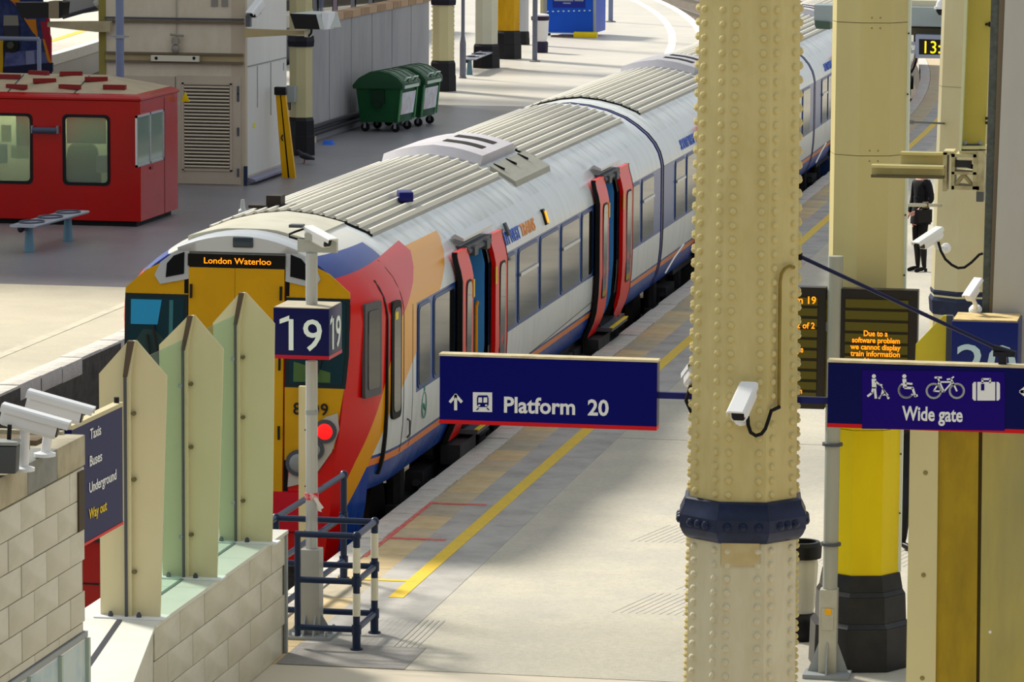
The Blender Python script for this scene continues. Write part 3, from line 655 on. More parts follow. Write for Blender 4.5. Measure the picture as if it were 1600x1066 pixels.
# ------------------------------------------------------------------ cameras
def cctv(name, label, base, aim, L=.36, w=.11, h=.10, wall=None, post=None, group='security cameras'):
    """housing whose lens end points along aim; base = centre of housing"""
    base = Vector(base); aim = Vector(aim).normalized()
    t = thing(name, label, 'camera', base, group)
    rx = aim.cross(Vector((0, 0, 1))).normalized(); uz = rx.cross(aim)
    def Q(a, b, c): return base+aim*a+rx*b+uz*c
    def ring(a, ww, hh, dz=0): return [Q(a, x*ww/2, z*hh/2+dz) for x, z in ((-1, -.6), (-.75, -1), (.75, -1), (1, -.6), (1, .7), (.8, 1), (-.8, 1), (-1, .7))]
    mb = MB(); mb.loft([ring(-L/2, w*.8, h*.8), ring(-L/2+.02, w, h), ring(L/2-.02, w, h), ring(L/2-.005, w*.96, h*.94)]); obj('housing', mb, white_p, t, smooth=25)
    mb = MB(); mb.loft([[Q(a_, x*w*.56, z) for x, z in ((-1, h*.2), (-1, h*.52), (-.8, h*.62), (.8, h*.62), (1, h*.52), (1, h*.2), (.96, h*.2), (.96, h*.5), (-.96, h*.5), (-.96, h*.2))] for a_ in (-L/2-.01, L/2+.06)]); obj('sunshield', mb, white_p, t)
    mb = MB(); mb.loft([ring(L/2-.004, w*.8, h*.74), ring(L/2+.002, w*.8, h*.74)]); obj('lens_window', mb, M('lens_black', '16181c', .1), t)
    if wall is not None:
        mb = MB(); mb.tube([Q(-L*.15, 0, -h/2), Q(-L*.15, 0, -h/2-.06), Vector(wall)], .016, 8); mb.dome(Vector(wall), base-Vector(wall), .05, .03, 10); obj('bracket', mb, white_p, t)
    if post is not None:
        mb = MB(); mb.tube([Q(-L*.05, 0, -h/2), Q(-L*.05, 0, -h/2)+Vector((0, 0, -.03)), Vector(post)], .03, 12); mb.lathe(post[0], post[1], [(.07, post[2]), (.07, post[2]+.02), (.035, post[2]+.03)], 12); obj('bracket', mb, white_p, t)
    return t
VD = lambda x, y: ray(x, y).normalized()
cctv('security_camera', 'white camera on the front of the riveted column with a looping black cable', oncol(1162, 630, .20), Vector((-.12, -1, -.42)), .30, .105, .10, wall=oncol(1158, 655, .01))
cctv('security_camera', 'white camera half hidden behind the left edge of the riveted column', Vector((-3.535, 25.3, 3.50)), Vector((-.25, .9, -.3)), .28, .10, .10, wall=Vector((-3.45, 25.25, 3.40)))
mb = MB(); mb.tube([Vector((-3.54, 25.2, 3.45)), Vector((-3.56, 25.15, 3.36)), Vector((-3.53, 25.15, 3.29)), Vector((-3.5, 25.2, 3.33))], .012, 8); obj('cable', mb, blackr, col1)
# ------------------------------------------------------------------ hanging signs
YS = 25.2
def P2(x, y, Y=YS, d=0): v = Yp(x, y, Y); v.y -= d; return v
def signbox(t, x0, x1, y0, y1, Y, mat, th=.10, bottom=.022):
    a = Yp(x0, y0, Y); b = Yp(x1, y1, Y); z1, z0 = a.z, b.z
    mb = MB(); mb.box(a.x, b.x, Y+.004, Y+th, z0+bottom, z1-.006); obj('sign_box', mb, navy, t)
    mb = MB(); mb.box(a.x+.002, b.x-.002, Y-.006, Y+.004, z0+bottom, z1-.012); obj('sign_face', mb, mat, t)
    mb = MB(); mb.box(a.x-.004, b.x+.004, Y-.008, Y+th+.004, z1-.012, z1+.002); obj('top_trim', mb, M('cream_trim', 'dccfa8', .5, noise=[(9, 'b8a272', .7)]), t)
    mb = MB(); mb.box(a.x, b.x, Y-.006, Y+th, z0-.004, z0+bottom); obj('bottom_trim', mb, red, t)
    return a.x, b.x, z0, z1
sg = thing('hanging_sign', 'dark blue sign reading Platform 20, red strip along its bottom edge', 'sign', Yp(856, 672, YS), 'blue signs on the cross bar')
signbox(sg, 687, 1026, 553, 672, YS, navy_sign)
YF = YS-.008
p = Yp(786, 644, YF); text('Platform  20', .142, p, (1, 0, 0), (0, 0, 1), white, sg, 'lettering', .002, .0035, width=Yp(951, 640, YF).x-p.x)
def ipoly(mb, pts, Y): mb.loft([[(*(Yp(x, y, YF)[:1]), YF-.003, Yp(x, y, YF).z) for x, y in pts], [(*(Yp(x, y, YF)[:1]), YF+.002, Yp(x, y, YF).z) for x, y in pts]])
def iline(mb, pts, wpx):                          # polyline stroke on the sign face
    pts = [Vector(p) for p in pts]
    for a_, b_ in zip(pts, pts[1:]):
        d = (b_-a_).normalized(); n_ = Vector((-d.y, d.x))*wpx/2; e = d*wpx*.25
        ipoly(mb, [a_-e+n_, b_+e+n_, b_+e-n_, a_-e-n_], YF)
def iarc(mb, c, r, a0, a1, w, n=20): iline(mb, [(c[0]+r*math.cos(R(a0+(a1-a0)*i/n)), c[1]+r*math.sin(R(a0+(a1-a0)*i/n))) for i in range(n+1)], w)
def idisc(mb, c, r, n=14): ipoly(mb, [(c[0]+r*math.cos(2*PI*i/n), c[1]+r*math.sin(2*PI*i/n)) for i in range(n)], YF)
mb = MB(); iline(mb, [(712, 640), (712, 618)], 4.5); iline(mb, [(703.5, 628), (712, 617.5), (721, 628)], 4.5); obj('arrow', mb, white, sg, smooth=0)
mb = MB(); ipoly(mb, [(739, 613), (769, 613.5), (769, 644), (739, 643.5)], YF); tr = obj('train_pictogram', mb, white, sg, smooth=0)
def idark(pts, nm, mat, par, d=.006):
    mb = MB(); mb.loft([[(Yp(x, y, YF).x, YF-d, Yp(x, y, YF).z) for x, y in pts], [(Yp(x, y, YF).x, YF, Yp(x, y, YF).z) for x, y in pts]]); return obj(nm, mb, mat, par, smooth=0)
idark([(747, 618), (762, 618), (763.5, 622), (763.5, 633), (761, 636), (748, 636), (745.5, 633), (745.5, 622)], 'pictogram_body', navy_sign, tr)
for x in (748, 756): idark([(x, 621), (x+5.5, 621), (x+5.5, 629), (x-.5, 629)], 'pictogram_window', white, tr, .009)
for x in (749, 760): idark([(x-1.5, 632), (x+1.5, 632), (x+1.5, 634.5), (x-1.5, 634.5)], 'pictogram_lamp', white, tr, .009)
for x, s in ((748, -1), (761, 1)): idark([(x-1, 637.5), (x+1.2, 637.5), (x+1.2+3*s, 641), (x-1+3*s, 641)], 'pictogram_rail', navy_sign, tr)
wg = thing('hanging_sign', 'dark blue sign reading Wide gate below four white pictograms', 'sign', Yp(1450, 680, YS), 'blue signs on the cross bar')
signbox(wg, 1294, 1668, 563, 679, YS, M('navy_sign_dull', '040c56', .3, spec=.1))
mb = MB(); ipoly(mb, [(1347, 578), (1570, 581), (1570, 673), (1347, 670)], YF)
obj('purple_panel', mb, purple, wg, smooth=0); YF -= .003
p = Yp(1410, 656, YF); text('Wide gate', .125, p, (1, 0, 0), (0, 0, 1), white, wg, 'lettering', .002, .003, width=Yp(1504, 656, YF).x-p.x)
# push-chair, wheelchair, bicycle, suitcase, arrow
mb = MB(); idisc(mb, (1365.5, 588), 3.2); ipoly(mb, [(1362, 592), (1369, 592), (1369.5, 607), (1362.5, 607)], YF); iline(mb, [(1368, 596), (1374, 601), (1378, 602)], 2.6); iline(mb, [(1364.5, 606), (1362.5, 614), (1356, 619)], 3.4); iline(mb, [(1367, 606), (1368.5, 622)], 3.6); ipoly(mb, [(1379, 606), (1389, 618), (1376, 618)], YF); iline(mb, [(1377, 603), (1387, 621)], 1.6); iline(mb, [(1384, 613), (1373, 621)], 1.6); idisc(mb, (1374, 621.5), 2); idisc(mb, (1388, 622), 2); obj('pushchair_pictogram', mb, white, wg, smooth=0)
mb = MB(); idisc(mb, (1413, 588), 3.2); ipoly(mb, [(1410, 592), (1416, 592), (1417, 606), (1411, 606)], YF); iline(mb, [(1415, 599), (1425, 600)], 3); iline(mb, [(1414, 606), (1426, 606.5), (1430, 619), (1433, 618)], 3.6); iarc(mb, (1416, 610), 11.5, 35, 235, 3); obj('wheelchair_pictogram', mb, white, wg, smooth=0)
mb = MB()
for cx in (1459, 1495): iarc(mb, (cx, 611), 11, 0, 360, 3, 26)
iline(mb, [(1459, 611), (1468, 597), (1488, 597), (1475, 612), (1459, 611)], 2.4); iline(mb, [(1475, 612), (1465, 590)], 2.4); iline(mb, [(1461, 590), (1471, 590)], 3); iline(mb, [(1495, 611), (1486, 592), (1480, 593)], 2.6); iline(mb, [(1486, 592), (1490, 589)], 2.4); obj('bicycle_pictogram', mb, white, wg, smooth=0)
mb = MB(); ipoly(mb, [(1527, 597), (1555, 597), (1555, 626), (1527, 626)], YF); ipoly(mb, [(1519.5, 600), (1522, 597), (1525, 597), (1525, 626), (1522, 626), (1519.5, 623)], YF); ipoly(mb, [(1557, 597), (1560, 597), (1562.5, 600), (1562.5, 623), (1560, 626), (1557, 626)], YF); iline(mb, [(1535, 598), (1535, 592.5), (1547, 592.5), (1547, 598)], 3); obj('suitcase_pictogram', mb, white, wg, smooth=0)
idark([(1533, 600), (1538, 600), (1538, 610), (1533, 610)], 'suitcase_tag', purple, wg)
YF += .003
mb = MB(); iline(mb, [(1606, 603), (1595, 612), (1606, 621)], 5); iline(mb, [(1596, 612), (1622, 612.5)], 5); obj('arrow', mb, white, wg, smooth=0)
br = thing('cross_bar', 'thin dark blue bar running through the riveted column to both signs', 'bar', (CX, YS+.05, 3.42))
z_ = Yp(1050, 618, YS+.05).z
mb = MB(); mb.box(Yp(1026, 617, YS).x, Yp(1077, 617, YS).x+.06, YS+.03, YS+.07, z_-.02, z_+.02); obj('bar_left', mb, M('bar_navy', '161e6a', .4), br)
mb = MB(); mb.box(Yp(1243, 617, YS).x-.06, Yp(1295, 617, YS).x, YS+.03, YS+.07, z_-.02, z_+.02); obj('bar_right', mb, M('bar_navy', '161e6a', .4), br)
# tie rod from the column to the top of the gate sign
a_ = Yp(1246, 399, YS+.06); b_ = Yp(1572, 551, YS+.06)
t = thing('tie_rod', 'slanting dark blue stay rod from the riveted column down to the gate sign', 'rod', a_)
mb = MB(); mb.tube([a_, b_], .013, 8); obj('rod', mb, M('rod_navy', '1b1d44', .4), t)
mb = MB(); mb.obox(b_+Vector((-.02, 0, -.035)), (.05, .06, .08)); mb.tube([b_+Vector((-.08, 0, .03)), b_+Vector((.06, 0, -.01))], .022, 8); mb.obox(b_+Vector((-.02, 0, -.01)), (.12, .05, .03)); obj('clevis', mb, M('clevis_dark', '20222c', .5), t)
mb = MB(); mb.tube([a_+Vector((-.06, 0, .0)), a_+Vector((.03, 0, -.01))], .024, 8); obj('eye_plate', mb, black, t)
# ================================================================== clad column with yellow lower part
C2X, C2Y = -3.215, 33.30; PH2 = PI/8+R(-90+14)
c2l = thing('clad_column', 'panelled octagonal column, cream above and yellow below, on a stepped black base', 'column', (C2X, C2Y, 0))
for w, z0, z1, mt, nm in ((.60, .78, 2.02, yellow, 'yellow_panel'), (.60, 2.025, 3.15, yellow, 'yellow_panel'), (.60, 3.155, 4.30, M('column_cladding', 'c6ba82', .45, noise=[(1.5, 'b9ae7c', .6)], stretch=(1, 1, .3)), 'cladding_panel'), (.60, 4.305, 5.39, MATS['column_cladding'], 'cladding_panel'), (.60, 5.395, 7.5, MATS['column_cladding'], 'cladding_panel')):
    column_shaft(c2l, C2X, C2Y, w, w, z0, z1, PH2, mt, nm)
for z0, z1, w0, w1 in ((0, .36, .82, .80), (.36, .40, .80, .73), (.40, .62, .73, .71), (.62, .66, .71, .665), (.66, .80, .665, .62)):
    mb = MB(); mb.loft([octring(C2X, C2Y, w0*k8, z0+.003, PH2), octring(C2X, C2Y, w1*k8, z1, PH2)]); obj('base_step', mb, M('black_base', '26272a', .35, noise=[(6, '3b3b3d', .4)]), c2l, smooth=0)
for z in (4.30, 5.39, 3.15):
    for dz in (-.04, .045):
        for dx in (-.035, .035):
            a2 = R(-90+14); n2 = Vector((math.cos(a2), math.sin(a2), 0)); t2 = Vector((-n2.y, n2.x, 0))
            mb = MB(); mb.dome(Vector((C2X, C2Y, z+dz))+n2*.300+t2*dx, n2, .008, .006, 8, 1); obj('screw', mb, M('screw_brown', '8d8158', .5), c2l)
a2 = R(-90+14)+PI/4+PI/8
mb = MB()
e_ = Vector((C2X, C2Y, 0))+Vector((math.cos(a2), math.sin(a2), 0))*.325
mb.obox((e_.x, e_.y, 4.1), (.03, .03, 6.6), rz=a2); obj('corner_strip', mb, M('pale_strip', 'd8e0d4', .4), c2l)
for i in range(12):
    mb = MB(); mb.dome((e_.x, e_.y-.018, 1.3+i*.5), (.3, -1, 0), .008, .008, 6, 1); obj('screw', mb, black, c2l)
# pole in front of it with the departure boards
b_ = Zp(1291, 1056); pole = thing('board_post', 'grey steel post in front of the clad column carrying two display boards', 'post', b_)
def hz(x, y, Y): return Yp(x, y, Y).z
mb = MB(); mb.tube([(b_.x+.02, b_.y, hz(1297, 922, b_.y)), (b_.x+.02, b_.y, hz(1297, 400, b_.y))], .062, 16); obj('tube', mb, M('post_grey', 'a3a59c', .35, metal=.2, noise=[(4, '8c8d84', .5)], stretch=(1, 1, .2)), pole)
mb = MB(); mb.box(b_.x-.06, b_.x+.085, b_.y-.07, b_.y+.07, .03, hz(1297, 920, b_.y)); obj('square_foot', mb, M('foot_cream', 'b9b7a8', .45, noise=[(5, 'a39f8e', .5)]), pole, bevel=.008)
mb = MB(); mb.box(b_.x-.18, b_.x+.20, b_.y-.17, b_.y+.10, .002, .035); obj('base_plate', mb, grey_p, pole)
for s, ang in ((-1, 0), (1, 0)):
    mb = MB(); mb.poly([(b_.x+.0125+s*.07, b_.y-.006, .03), (b_.x+.0125+s*.17, b_.y-.006, .03), (b_.x+.0125+s*.07, b_.y-.006, .30)], (0, .014, 0)); obj('gusset', mb, grey_p, pole)
mb = MB(); mb.poly([(b_.x+.006, b_.y-.07, .03), (b_.x+.006, b_.y-.17, .03), (b_.x+.006, b_.y-.07, .3)], (.014, 0, 0)); obj('gusset', mb, grey_p, pole)
mb = MB(); mb.poly([(b_.x-.04, b_.y-.072, .40), (b_.x+.06, b_.y-.072, .40), (b_.x+.06, b_.y-.072, .58), (b_.x-.04, b_.y-.072, .58)], (0, -.006, 0)); ap = obj('access_plate', mb, MATS['foot_cream'], pole)
mb = MB(); z_ = .53; mb.poly([(b_.x-.012, b_.y-.079, z_), (b_.x+.042, b_.y-.079, z_), (b_.x+.042, b_.y-.079, z_+.05), (b_.x-.012, b_.y-.079, z_+.05)], (0, -.003, 0)); wl = obj('warning_label', mb, M('label_yellow', 'f0b010', .5), ap)
for y in (694, 850): 
    z_ = hz(1297, y, b_.y); mb = MB(); mb.lathe(b_.x+.02, b_.y, [(.085, z_-.012), (.085, z_+.012)], 16); obj('clamp_ring', mb, grey_dk, pole)
YB = b_.y-.02
boardm = M('board_case', '2a2624', .4)
def board(x0, x1, y0, y1, label, lines, Y, tx, sz):
    t = thing('departure_board', label, 'display', Yp((x0+x1)/2, y1, Y), 'dot matrix display boards')
    a_ = Yp(x0, y0, Y); c_ = Yp(x1, y1, Y)
    mb = MB(); mb.box(a_.x, c_.x, Y, Y+.14, c_.z, a_.z); obj('case', mb, boardm, t, bevel=.006)
    mx = (x1-x0)*.11; s0 = Yp(x0+mx, y0+14, Y); s1 = Yp(x1-mx, y1-12, Y)
    mb = MB(); mb.box(s0.x, s1.x, Y-.004, Y+.01, s1.z, s0.z); scn = obj('screen', mb, M('screen_dark_olive', '241f0c', .3), t)
    n = int((s0.z-s1.z)/.085)
    for i in range(n):
        z1 = s0.z-i*(s0.z-s1.z)/n-.012; mb = MB(); mb.box(s0.x+.004, s1.x-.004, Y-.008, Y, z1-(s0.z-s1.z)/n+.024, z1); obj('display_row', mb, ledbg, scn)
    for s, x, y, xe, k in lines:
        p_ = Yp(x, y, Y-.010); text(s, sz*k, p_, (1, 0, 0), (0, 0, 1), led, scn, 'display_text', .001, .001, width=Yp(xe, y, Y-.01).x-p_.x)
    mb = MB(); mb.box(min(a_.x, c_.x), max(a_.x, c_.x), Y+.138, Y+.15, c_.z+.2, c_.z+.26); obj('back_rail', mb, grey_p, t)
    return t
board(1180, 1287.5, 447, 640, 'dark display board partly behind the riveted column with orange lines of text', [('Platform 19', 1200, 473, 1275, 1.3), ('Page 2 of 2', 1218, 512, 1273, 1.05), ('Single', 1230, 550, 1255, 1.1), ('Clapham Junction', 1189, 613, 1253, 1)], YB-.01, 0, .066)
board(1307, 1431, 451, 640, 'dark display board in front of the clad column with an orange software fault message', [('Due to a', 1349, 525, 1387, 1), ('software problem', 1331, 535, 1406, .95), ('we cannot display', 1329, 545.5, 1407, .95), ('train information', 1329, 556, 1406, .95), ('at this moment', 1336, 567, 1400, .95)], YB-.01, 0, .066)
mb = MB(); a_ = Yp(1285, 503, YB+.05); c_ = Yp(1312, 518, YB+.05); mb.box(a_.x, c_.x, YB+.02, YB+.10, c_.z, a_.z); obj('board_bracket', mb, grey_p, pole)
mb = MB(); mb.box(Yp(1293, 400, b_.y).x, Yp(1311, 400, b_.y).x, b_.y+.03, b_.y+.10, hz(1300, 470, b_.y), hz(1300, 401, b_.y)); obj('top_channel', mb, grey_p, pole)
# litter bin ring with clear sack behind the riveted column
g_ = Zp(1249, 1003); lb = thing('litter_bin', 'clear sack litter bin with black ring lid behind the riveted column', 'bin', g_)
z0, z1 = hz(1250, 945, g_.y), hz(1250, 868, g_.y)
mb = MB(); mb.lathe(g_.x, g_.y+.12, [(.15, .004), (.16, .05), (.15, .17), (.13, .22), (.10, .24)], 18); obj('base', mb, black, lb)
mb = MB(); mb.lathe(g_.x, g_.y+.12, [(.10, .22), (.125, .32), (.13, .48), (.14, .66), (.12, .76), (.115, .76), (.11, .48), (.1, .24)], 18); obj('clear_sack', mb, glass('clear_sack', 'e6e4da', .55, .25), lb)
mb = MB(); mb.lathe(g_.x, g_.y+.12, [(.10, .32), (.1, .4), (.07, .5), (.03, .54)], 10); obj('rubbish', mb, M('rubbish_dark', '2c2a2e', .8, noise=[(12, '8d8578', .7)]), lb)
mb = MB(); mb.lathe(g_.x, g_.y+.12, [(.125, .72), (.165, .72), (.17, .83), (.15, .86), (.12, .86), (.115, .72)], 20); obj('lid_ring', mb, black, lb)
mb = MB(); mb.tube([(g_.x, g_.y+.26, .1), (g_.x, g_.y+.26, .8)], .02, 8); obj('stand_rod', mb, black, lb)
# ================================================================== right-hand pier, beams and column
def yplate(name, pts, Y, th, mat, parent, **k):  # flat plate in the plane Y through picture outline
    mb = MB(); q = [Yp(x, y, Y) for x, y in pts]; mb.loft([[(v.x, Y, v.z) for v in q], [(v.x, Y+th, v.z) for v in q]]); return obj(name, mb, mat, parent, **k)
YPR = 29.0
pr = thing('clad_pier', 'wide pier at the right edge, grey-white above and worn yellow-brown below the gate sign', 'pier', (Yp(1540, 800, YPR).x, YPR, 0))
def zpx(y, Y, x=1500): return Yp(x, y, Y).z
def ptz(x, y, Y): v = Yp(x, y, Y); return v
def tall(name, l0, l1, r0, r1, y0, y1, Y, th, mat, zlow=None, **k):
    a, b, c, d = Yp(l1, y1, Y), Yp(r1, y1, Y), Yp(r0, y0, Y), Yp(l0, y0, Y)
    q = [[a.x, a.z], [b.x, b.z], [c.x, c.z], [d.x, d.z]]
    if zlow is not None: q[0][1] = q[1][1] = zlow
    mb = MB(); mb.loft([[(x, Y, z) for x, z in q], [(x, Y+th, z) for x, z in q]]); return obj(name, mb, mat, pr, **k)
tall('upper_panel', 1571, 1546, 1720, 1700, -15, 599, YPR+.0, .7, M('grey_white_panel', 'bdbcb6', .5, noise=[(.7, 'aaa9a4', .7), (5, 'b3b0a5', .3)], stretch=(1, 1, .25)))
tall('slate_channel', 1549, 1531, 1563, 1543, -15, 599, YPR+.02, .6, M('slate_grey', '4c524e', .6, noise=[(20, '6b706a', .5)]))
tall('brown_edge', 1562, 1542, 1572, 1547, -15, 599, YPR+.01, .6, M('brown_edge_paint', '6f6352', .5))
tall('lower_panel', 1536, 1532, 1720, 1716, 600, 1075, YPR+.0, .5, M('worn_yellow_panel', 'b4a85c', .35, noise=[(1.2, '8d8f7a', .9), (5, '9a9040', .4)], stretch=(1, 1, .25)), zlow=.0)
tall('shadow_joint', 1529, 1526, 1537, 1534, 600, 1075, YPR+.03, .4, M('joint_brown', '4f4520', .6), zlow=.0)  # dark brown strip between the two lower panels
tall('brown_panel', 1465, 1462, 1530, 1527, 600, 1075, YPR, .4, M('yellow_brown_panel', 'a98f20', .4, noise=[(2.0, '8a7620', .7), (9, '6f5f22', .4)], stretch=(1, 1, .3)), zlow=.0)
fl_ = tall('cream_flange', 1423, 1416, 1467, 1463, 600, 1075, YPR-.02, .06, M('flange_cream', 'd2cb9c', .45, noise=[(1.5, 'c6bd8a', .6)], stretch=(1, 1, .3)), zlow=.0)
for x, y in ((1446, 739), (1443, 899), (1441, 1060)):
    mb = MB(); v = Yp(x, y, YPR-.02); mb.dome(v, (0, -1, 0), .018, .012, 10); obj('bolt', mb, M('bolt_olive', '8b8250', .5), fl_)
v = Yp(1547, 988, YPR); mb = MB(); mb.dome(v, (0, -1, 0), .012, .006, 8, 1); obj('bolt', mb, white_p, pr)
# yellow pointed fin beside the cube
fn = thing('screen_fin', 'yellow pointed steel fin left of the cube sign showing 20', 'fin', Yp(1455, 640, 28.95))
q = [(1427, 640), (1431, 538), (1474, 493), (1480, 493), (1480, 640)]
mb = MB(); zs = [(p.x, p.z) for p in (Yp(x, y, 28.95) for x, y in q)]
mb.loft([[(x, 28.945, z) for x, z in zs], [(x, 28.98, z) for x, z in zs]]); obj('leaf', mb, M('fin_yellow', 'd6c437', .4, noise=[(3, 'c2ae30', .6)]), fn)
mb = MB(); a_, c_ = Yp(1479, 493, 28.94), Yp(1486, 640, 28.94); mb.box(a_.x, c_.x, 28.93, 28.99, c_.z, a_.z); obj('edge_channel', mb, grey_dk, fn)
# cube sign 20
cb = thing('cube_sign', 'dark blue cube sign showing the number 20 with a peeling cream top', 'sign', Yp(1537, 600, 28.45), 'platform number cubes')
a_, c_ = Yp(1487, 502, 28.5), Yp(1589, 602, 28.5); sz = c_.x-a_.x
mb = MB(); mb.box(a_.x, c_.x, 28.5, 28.5+sz, c_.z, a_.z); obj('box', mb, M('cube_navy', '14246a', .35), cb, bevel=.006)
mb = MB(); mb.box(a_.x+.01, c_.x-.01, 28.52, 28.5+sz-.02, a_.z, a_.z+.012); obj('top_panel', mb, M('peeling_cream', 'd0b985', .6, noise=[(12, '9a8456', .8)]), cb)
mb = MB(); mb.box(a_.x, c_.x, 28.5, 28.5+sz, c_.z-.02, c_.z); obj('bottom_trim', mb, red, cb)
text('20', .36, Yp(1491, 592, 28.496), (1, 0, 0), (0, 0, 1), M('pale_blue_lettering', 'bcd6e0', .5), cb, 'number', .003, .002, width=sz*.92)
# white cameras on the right
c3x = Yp(1512, 470, 36.4).x
cctv('security_camera', 'white camera on the cream column with a drooping black cable, upper right', Yp(1454, 373, 35.6), Vector((-.65, -.75, -.42)), .25, .095, .09, wall=Yp(1478, 388, 36.05))
cctv('security_camera', 'small white camera low on the dark pier edge just above the 20 cube', Yp(1519, 458, 28.85), Vector((.35, .6, .55)), .12, .07, .065, wall=Yp(1524, 484, 28.98))
t = thing('hanging_cable', 'black cable drooping from the upper right camera to the dark pier edge', 'cable', Yp(1500, 418, 35.2))
mb = MB(); pth = [(1466, 378), (1470, 392), (1477, 405), (1487, 414), (1497, 419), (1507, 418), (1518, 410), (1530, 398), (1536, 396)]
mb.tube([Yp(x, y, 35.6) for i, (x, y) in enumerate(pth)], .012, 8); obj('cable', mb, blackr, t)
# column with dark blue band
c3 = thing('banded_column', 'pale cream column at right with a dark blue band, partly behind the pier', 'column', (c3x, 36.4, 0))
PH3 = R(-90+11)+PI/8
column_shaft(c3, c3x, 36.4, .755, .45, 0, 7.8, PH3, M('banded_column_cream', 'cdc6a4', .5, noise=[(1.2, 'bdb48c', .6), (4, 'c9b27a', .3)], stretch=(1, 1, .4)))
zb = zpx(478, 36.0)
mb = MB(); mb.loft([octring(c3x, 36.4, w*k8, zb+z, PH3) for w, z in ((.62, -.13), (.66, -.10), (.68, .02), (.64, .06), (.66, .10), (.62, .14))]); obj('collar', mb, navy_iron, c3, smooth=0)
mb = MB(); mb.loft([octring(c3x, 36.4, w*k8, z, PH3) for w, z in ((.95, .01), (.95, .5), (.75, .8), (.72, .9))]); obj('plinth', mb, black, c3, smooth=0)
zj = zpx(137, 36.1)
mb = MB(); mb.loft([octring(c3x, 36.4, (.755-.0391*zj+.004)*k8, zj-.004, PH3), octring(c3x, 36.4, (.755-.0391*zj+.004)*k8, zj+.004, PH3)]); obj('panel_joint', mb, M('joint_tan', 'a59c7c', .6), c3, smooth=0)
# steel upright with bolts, beams and bracket
YU = 31.2
up_ = thing('steel_upright', 'yellow-cream steel upright bolted beside the dark pier edge, top right', 'post', (Yp(1522, 240, YU).x, YU, zpx(238, YU)))
def tallp(par, name, l0, l1, r0, r1, y0, y1, Y, th, mat):
    a, b, c, d = Yp(l1, y1, Y), Yp(r1, y1, Y), Yp(r0, y0, Y), Yp(l0, y0, Y)
    mb = MB(); mb.loft([[(p.x, Y, p.z) for p in (a, b, c, d)], [(p.x, Y+th, p.z) for p in (a, b, c, d)]]); return obj(name, mb, mat, par)
tallp(up_, 'web', 1511, 1500, 1550, 1539, -20, 232, YU, .05, M('upright_yellow', 'b9ab52', .45, noise=[(2, 'a99b48', .5)]))
tallp(up_, 'flange', 1508, 1498, 1512, 1502, -20, 236, YU-.12, .24, M('pale_green_cream', 'ccd0a8', .45))
for y, l, r in ((231, 1500, 1540), (238, 1499, 1540)): tallp(up_, 'end_plate', l, l, r, r, y-2, y+2, YU-.1, .2, MATS['flange_cream'])
for x in (1508, 1532):
    mb = MB(); mb.dome(Yp(x, 224, YU), (0, -1, 0), .02, .02, 8); obj('bolt', mb, grey_p, up_)
mb = MB(); mb.tube([Yp(1508, 226, YU-.01), Yp(1532, 226, YU-.01)], .006, 6); obj('bolt_rod', mb, grey_dk, up_)
for y in (38, 185, 192):
    mb = MB(); mb.tube([Yp(1541, y, YU), Yp(1548, y, YU-.06)], .012, 6); mb.tube([Yp(1546, y-4, YU-.05), Yp(1546, y+4, YU-.05)], .008, 6); obj('wing_nut', mb, black, up_)
bm_ = thing('steel_beam', 'pair of cream steel joists running behind the clad column to the bracket', 'beam', (Yp(1420, 270, YU).x, YU, zpx(278, YU)))
def joist(x0, x1, y0, y1, Y, nm):
    a_, c_ = Yp(x0, y0, Y), Yp(x1, y1, Y); h = a_.z-c_.z
    mb = MB(); mb.box(a_.x, c_.x, Y, Y+.03, c_.z, a_.z); mb.box(a_.x, c_.x, Y-.05, Y+.07, a_.z-.02, a_.z); o_ = obj(nm, mb, M('joist_cream', 'c9bf8a', .45, noise=[(4, 'b7ab72', .5)]), bm_)
    mb = MB(); mb.box(a_.x, c_.x, Y-.05, Y+.07, c_.z, c_.z+.022); obj('lower_flange', mb, M('flange_dark', '5b553c', .6), o_)
joist(1362, 1475, 257, 279, YU-.2, 'front_joist'); joist(1408, 1478, 237, 262, YU+.3, 'rear_joist')
bk = thing('beam_bracket', 'rusty cream bracket frame joining the joists to the dark pier edge', 'bracket', (Yp(1503, 270, YU).x, YU, zpx(298, YU)))
for x0, x1, y0, y1 in ((1474, 1490, 236, 242), (1486, 1526, 240, 246), (1487, 1491, 240, 296), (1521, 1527, 240, 296), (1487, 1526, 268, 273), (1487, 1530, 290, 297), (1474, 1479, 238, 299), (1528, 1537, 236, 300)):
    a_, c_ = Yp(x0, y0, YU-.12), Yp(x1, y1, YU-.12); mb = MB(); mb.box(a_.x, c_.x, YU-.14, YU+.12, c_.z, a_.z); obj('bracket_plate', mb, M('bracket_cream', 'b8b08a', .6, noise=[(9, '7d6f50', .7)]), bk)
for p0, p1 in (((1492, 290), (1506, 273)), ((1506, 273), (1520, 290))):
    mb = MB(); mb.tube([Yp(*p0, YU-.1), Yp(*p1, YU-.1)], .018, 6); obj('strut', mb, MATS['bracket_cream'], bk)
mb = MB(); a_, c_ = Yp(1526, 298, YU-.1), Yp(1537, 315, YU-.1); mb.box(a_.x, c_.x, YU-.14, YU, c_.z, a_.z); obj('junction_box', mb, M('junction_grey', '55585a', .5), bk, bevel=.005)
mb = MB(); mb.tube([Yp(1490, 252, YU), Yp(1524, 262, YU)], .02, 6); mb.obox(Yp(1506, 256, YU), (.12, .1, .05)); obj('clamp', mb, grey_dk, bk)
t = thing('stay_bar', 'short pale stay bar with a clamp crossing in front of the woman in black', 'bar', Yp(1436, 322, 34.5))
mb = MB(); mb.tube([Yp(1404, 320, 33.35), Yp(1470, 321, 36.15)], .015, 8); obj('bar', mb, M('bar_cream', 'b8b4a0', .4), t)
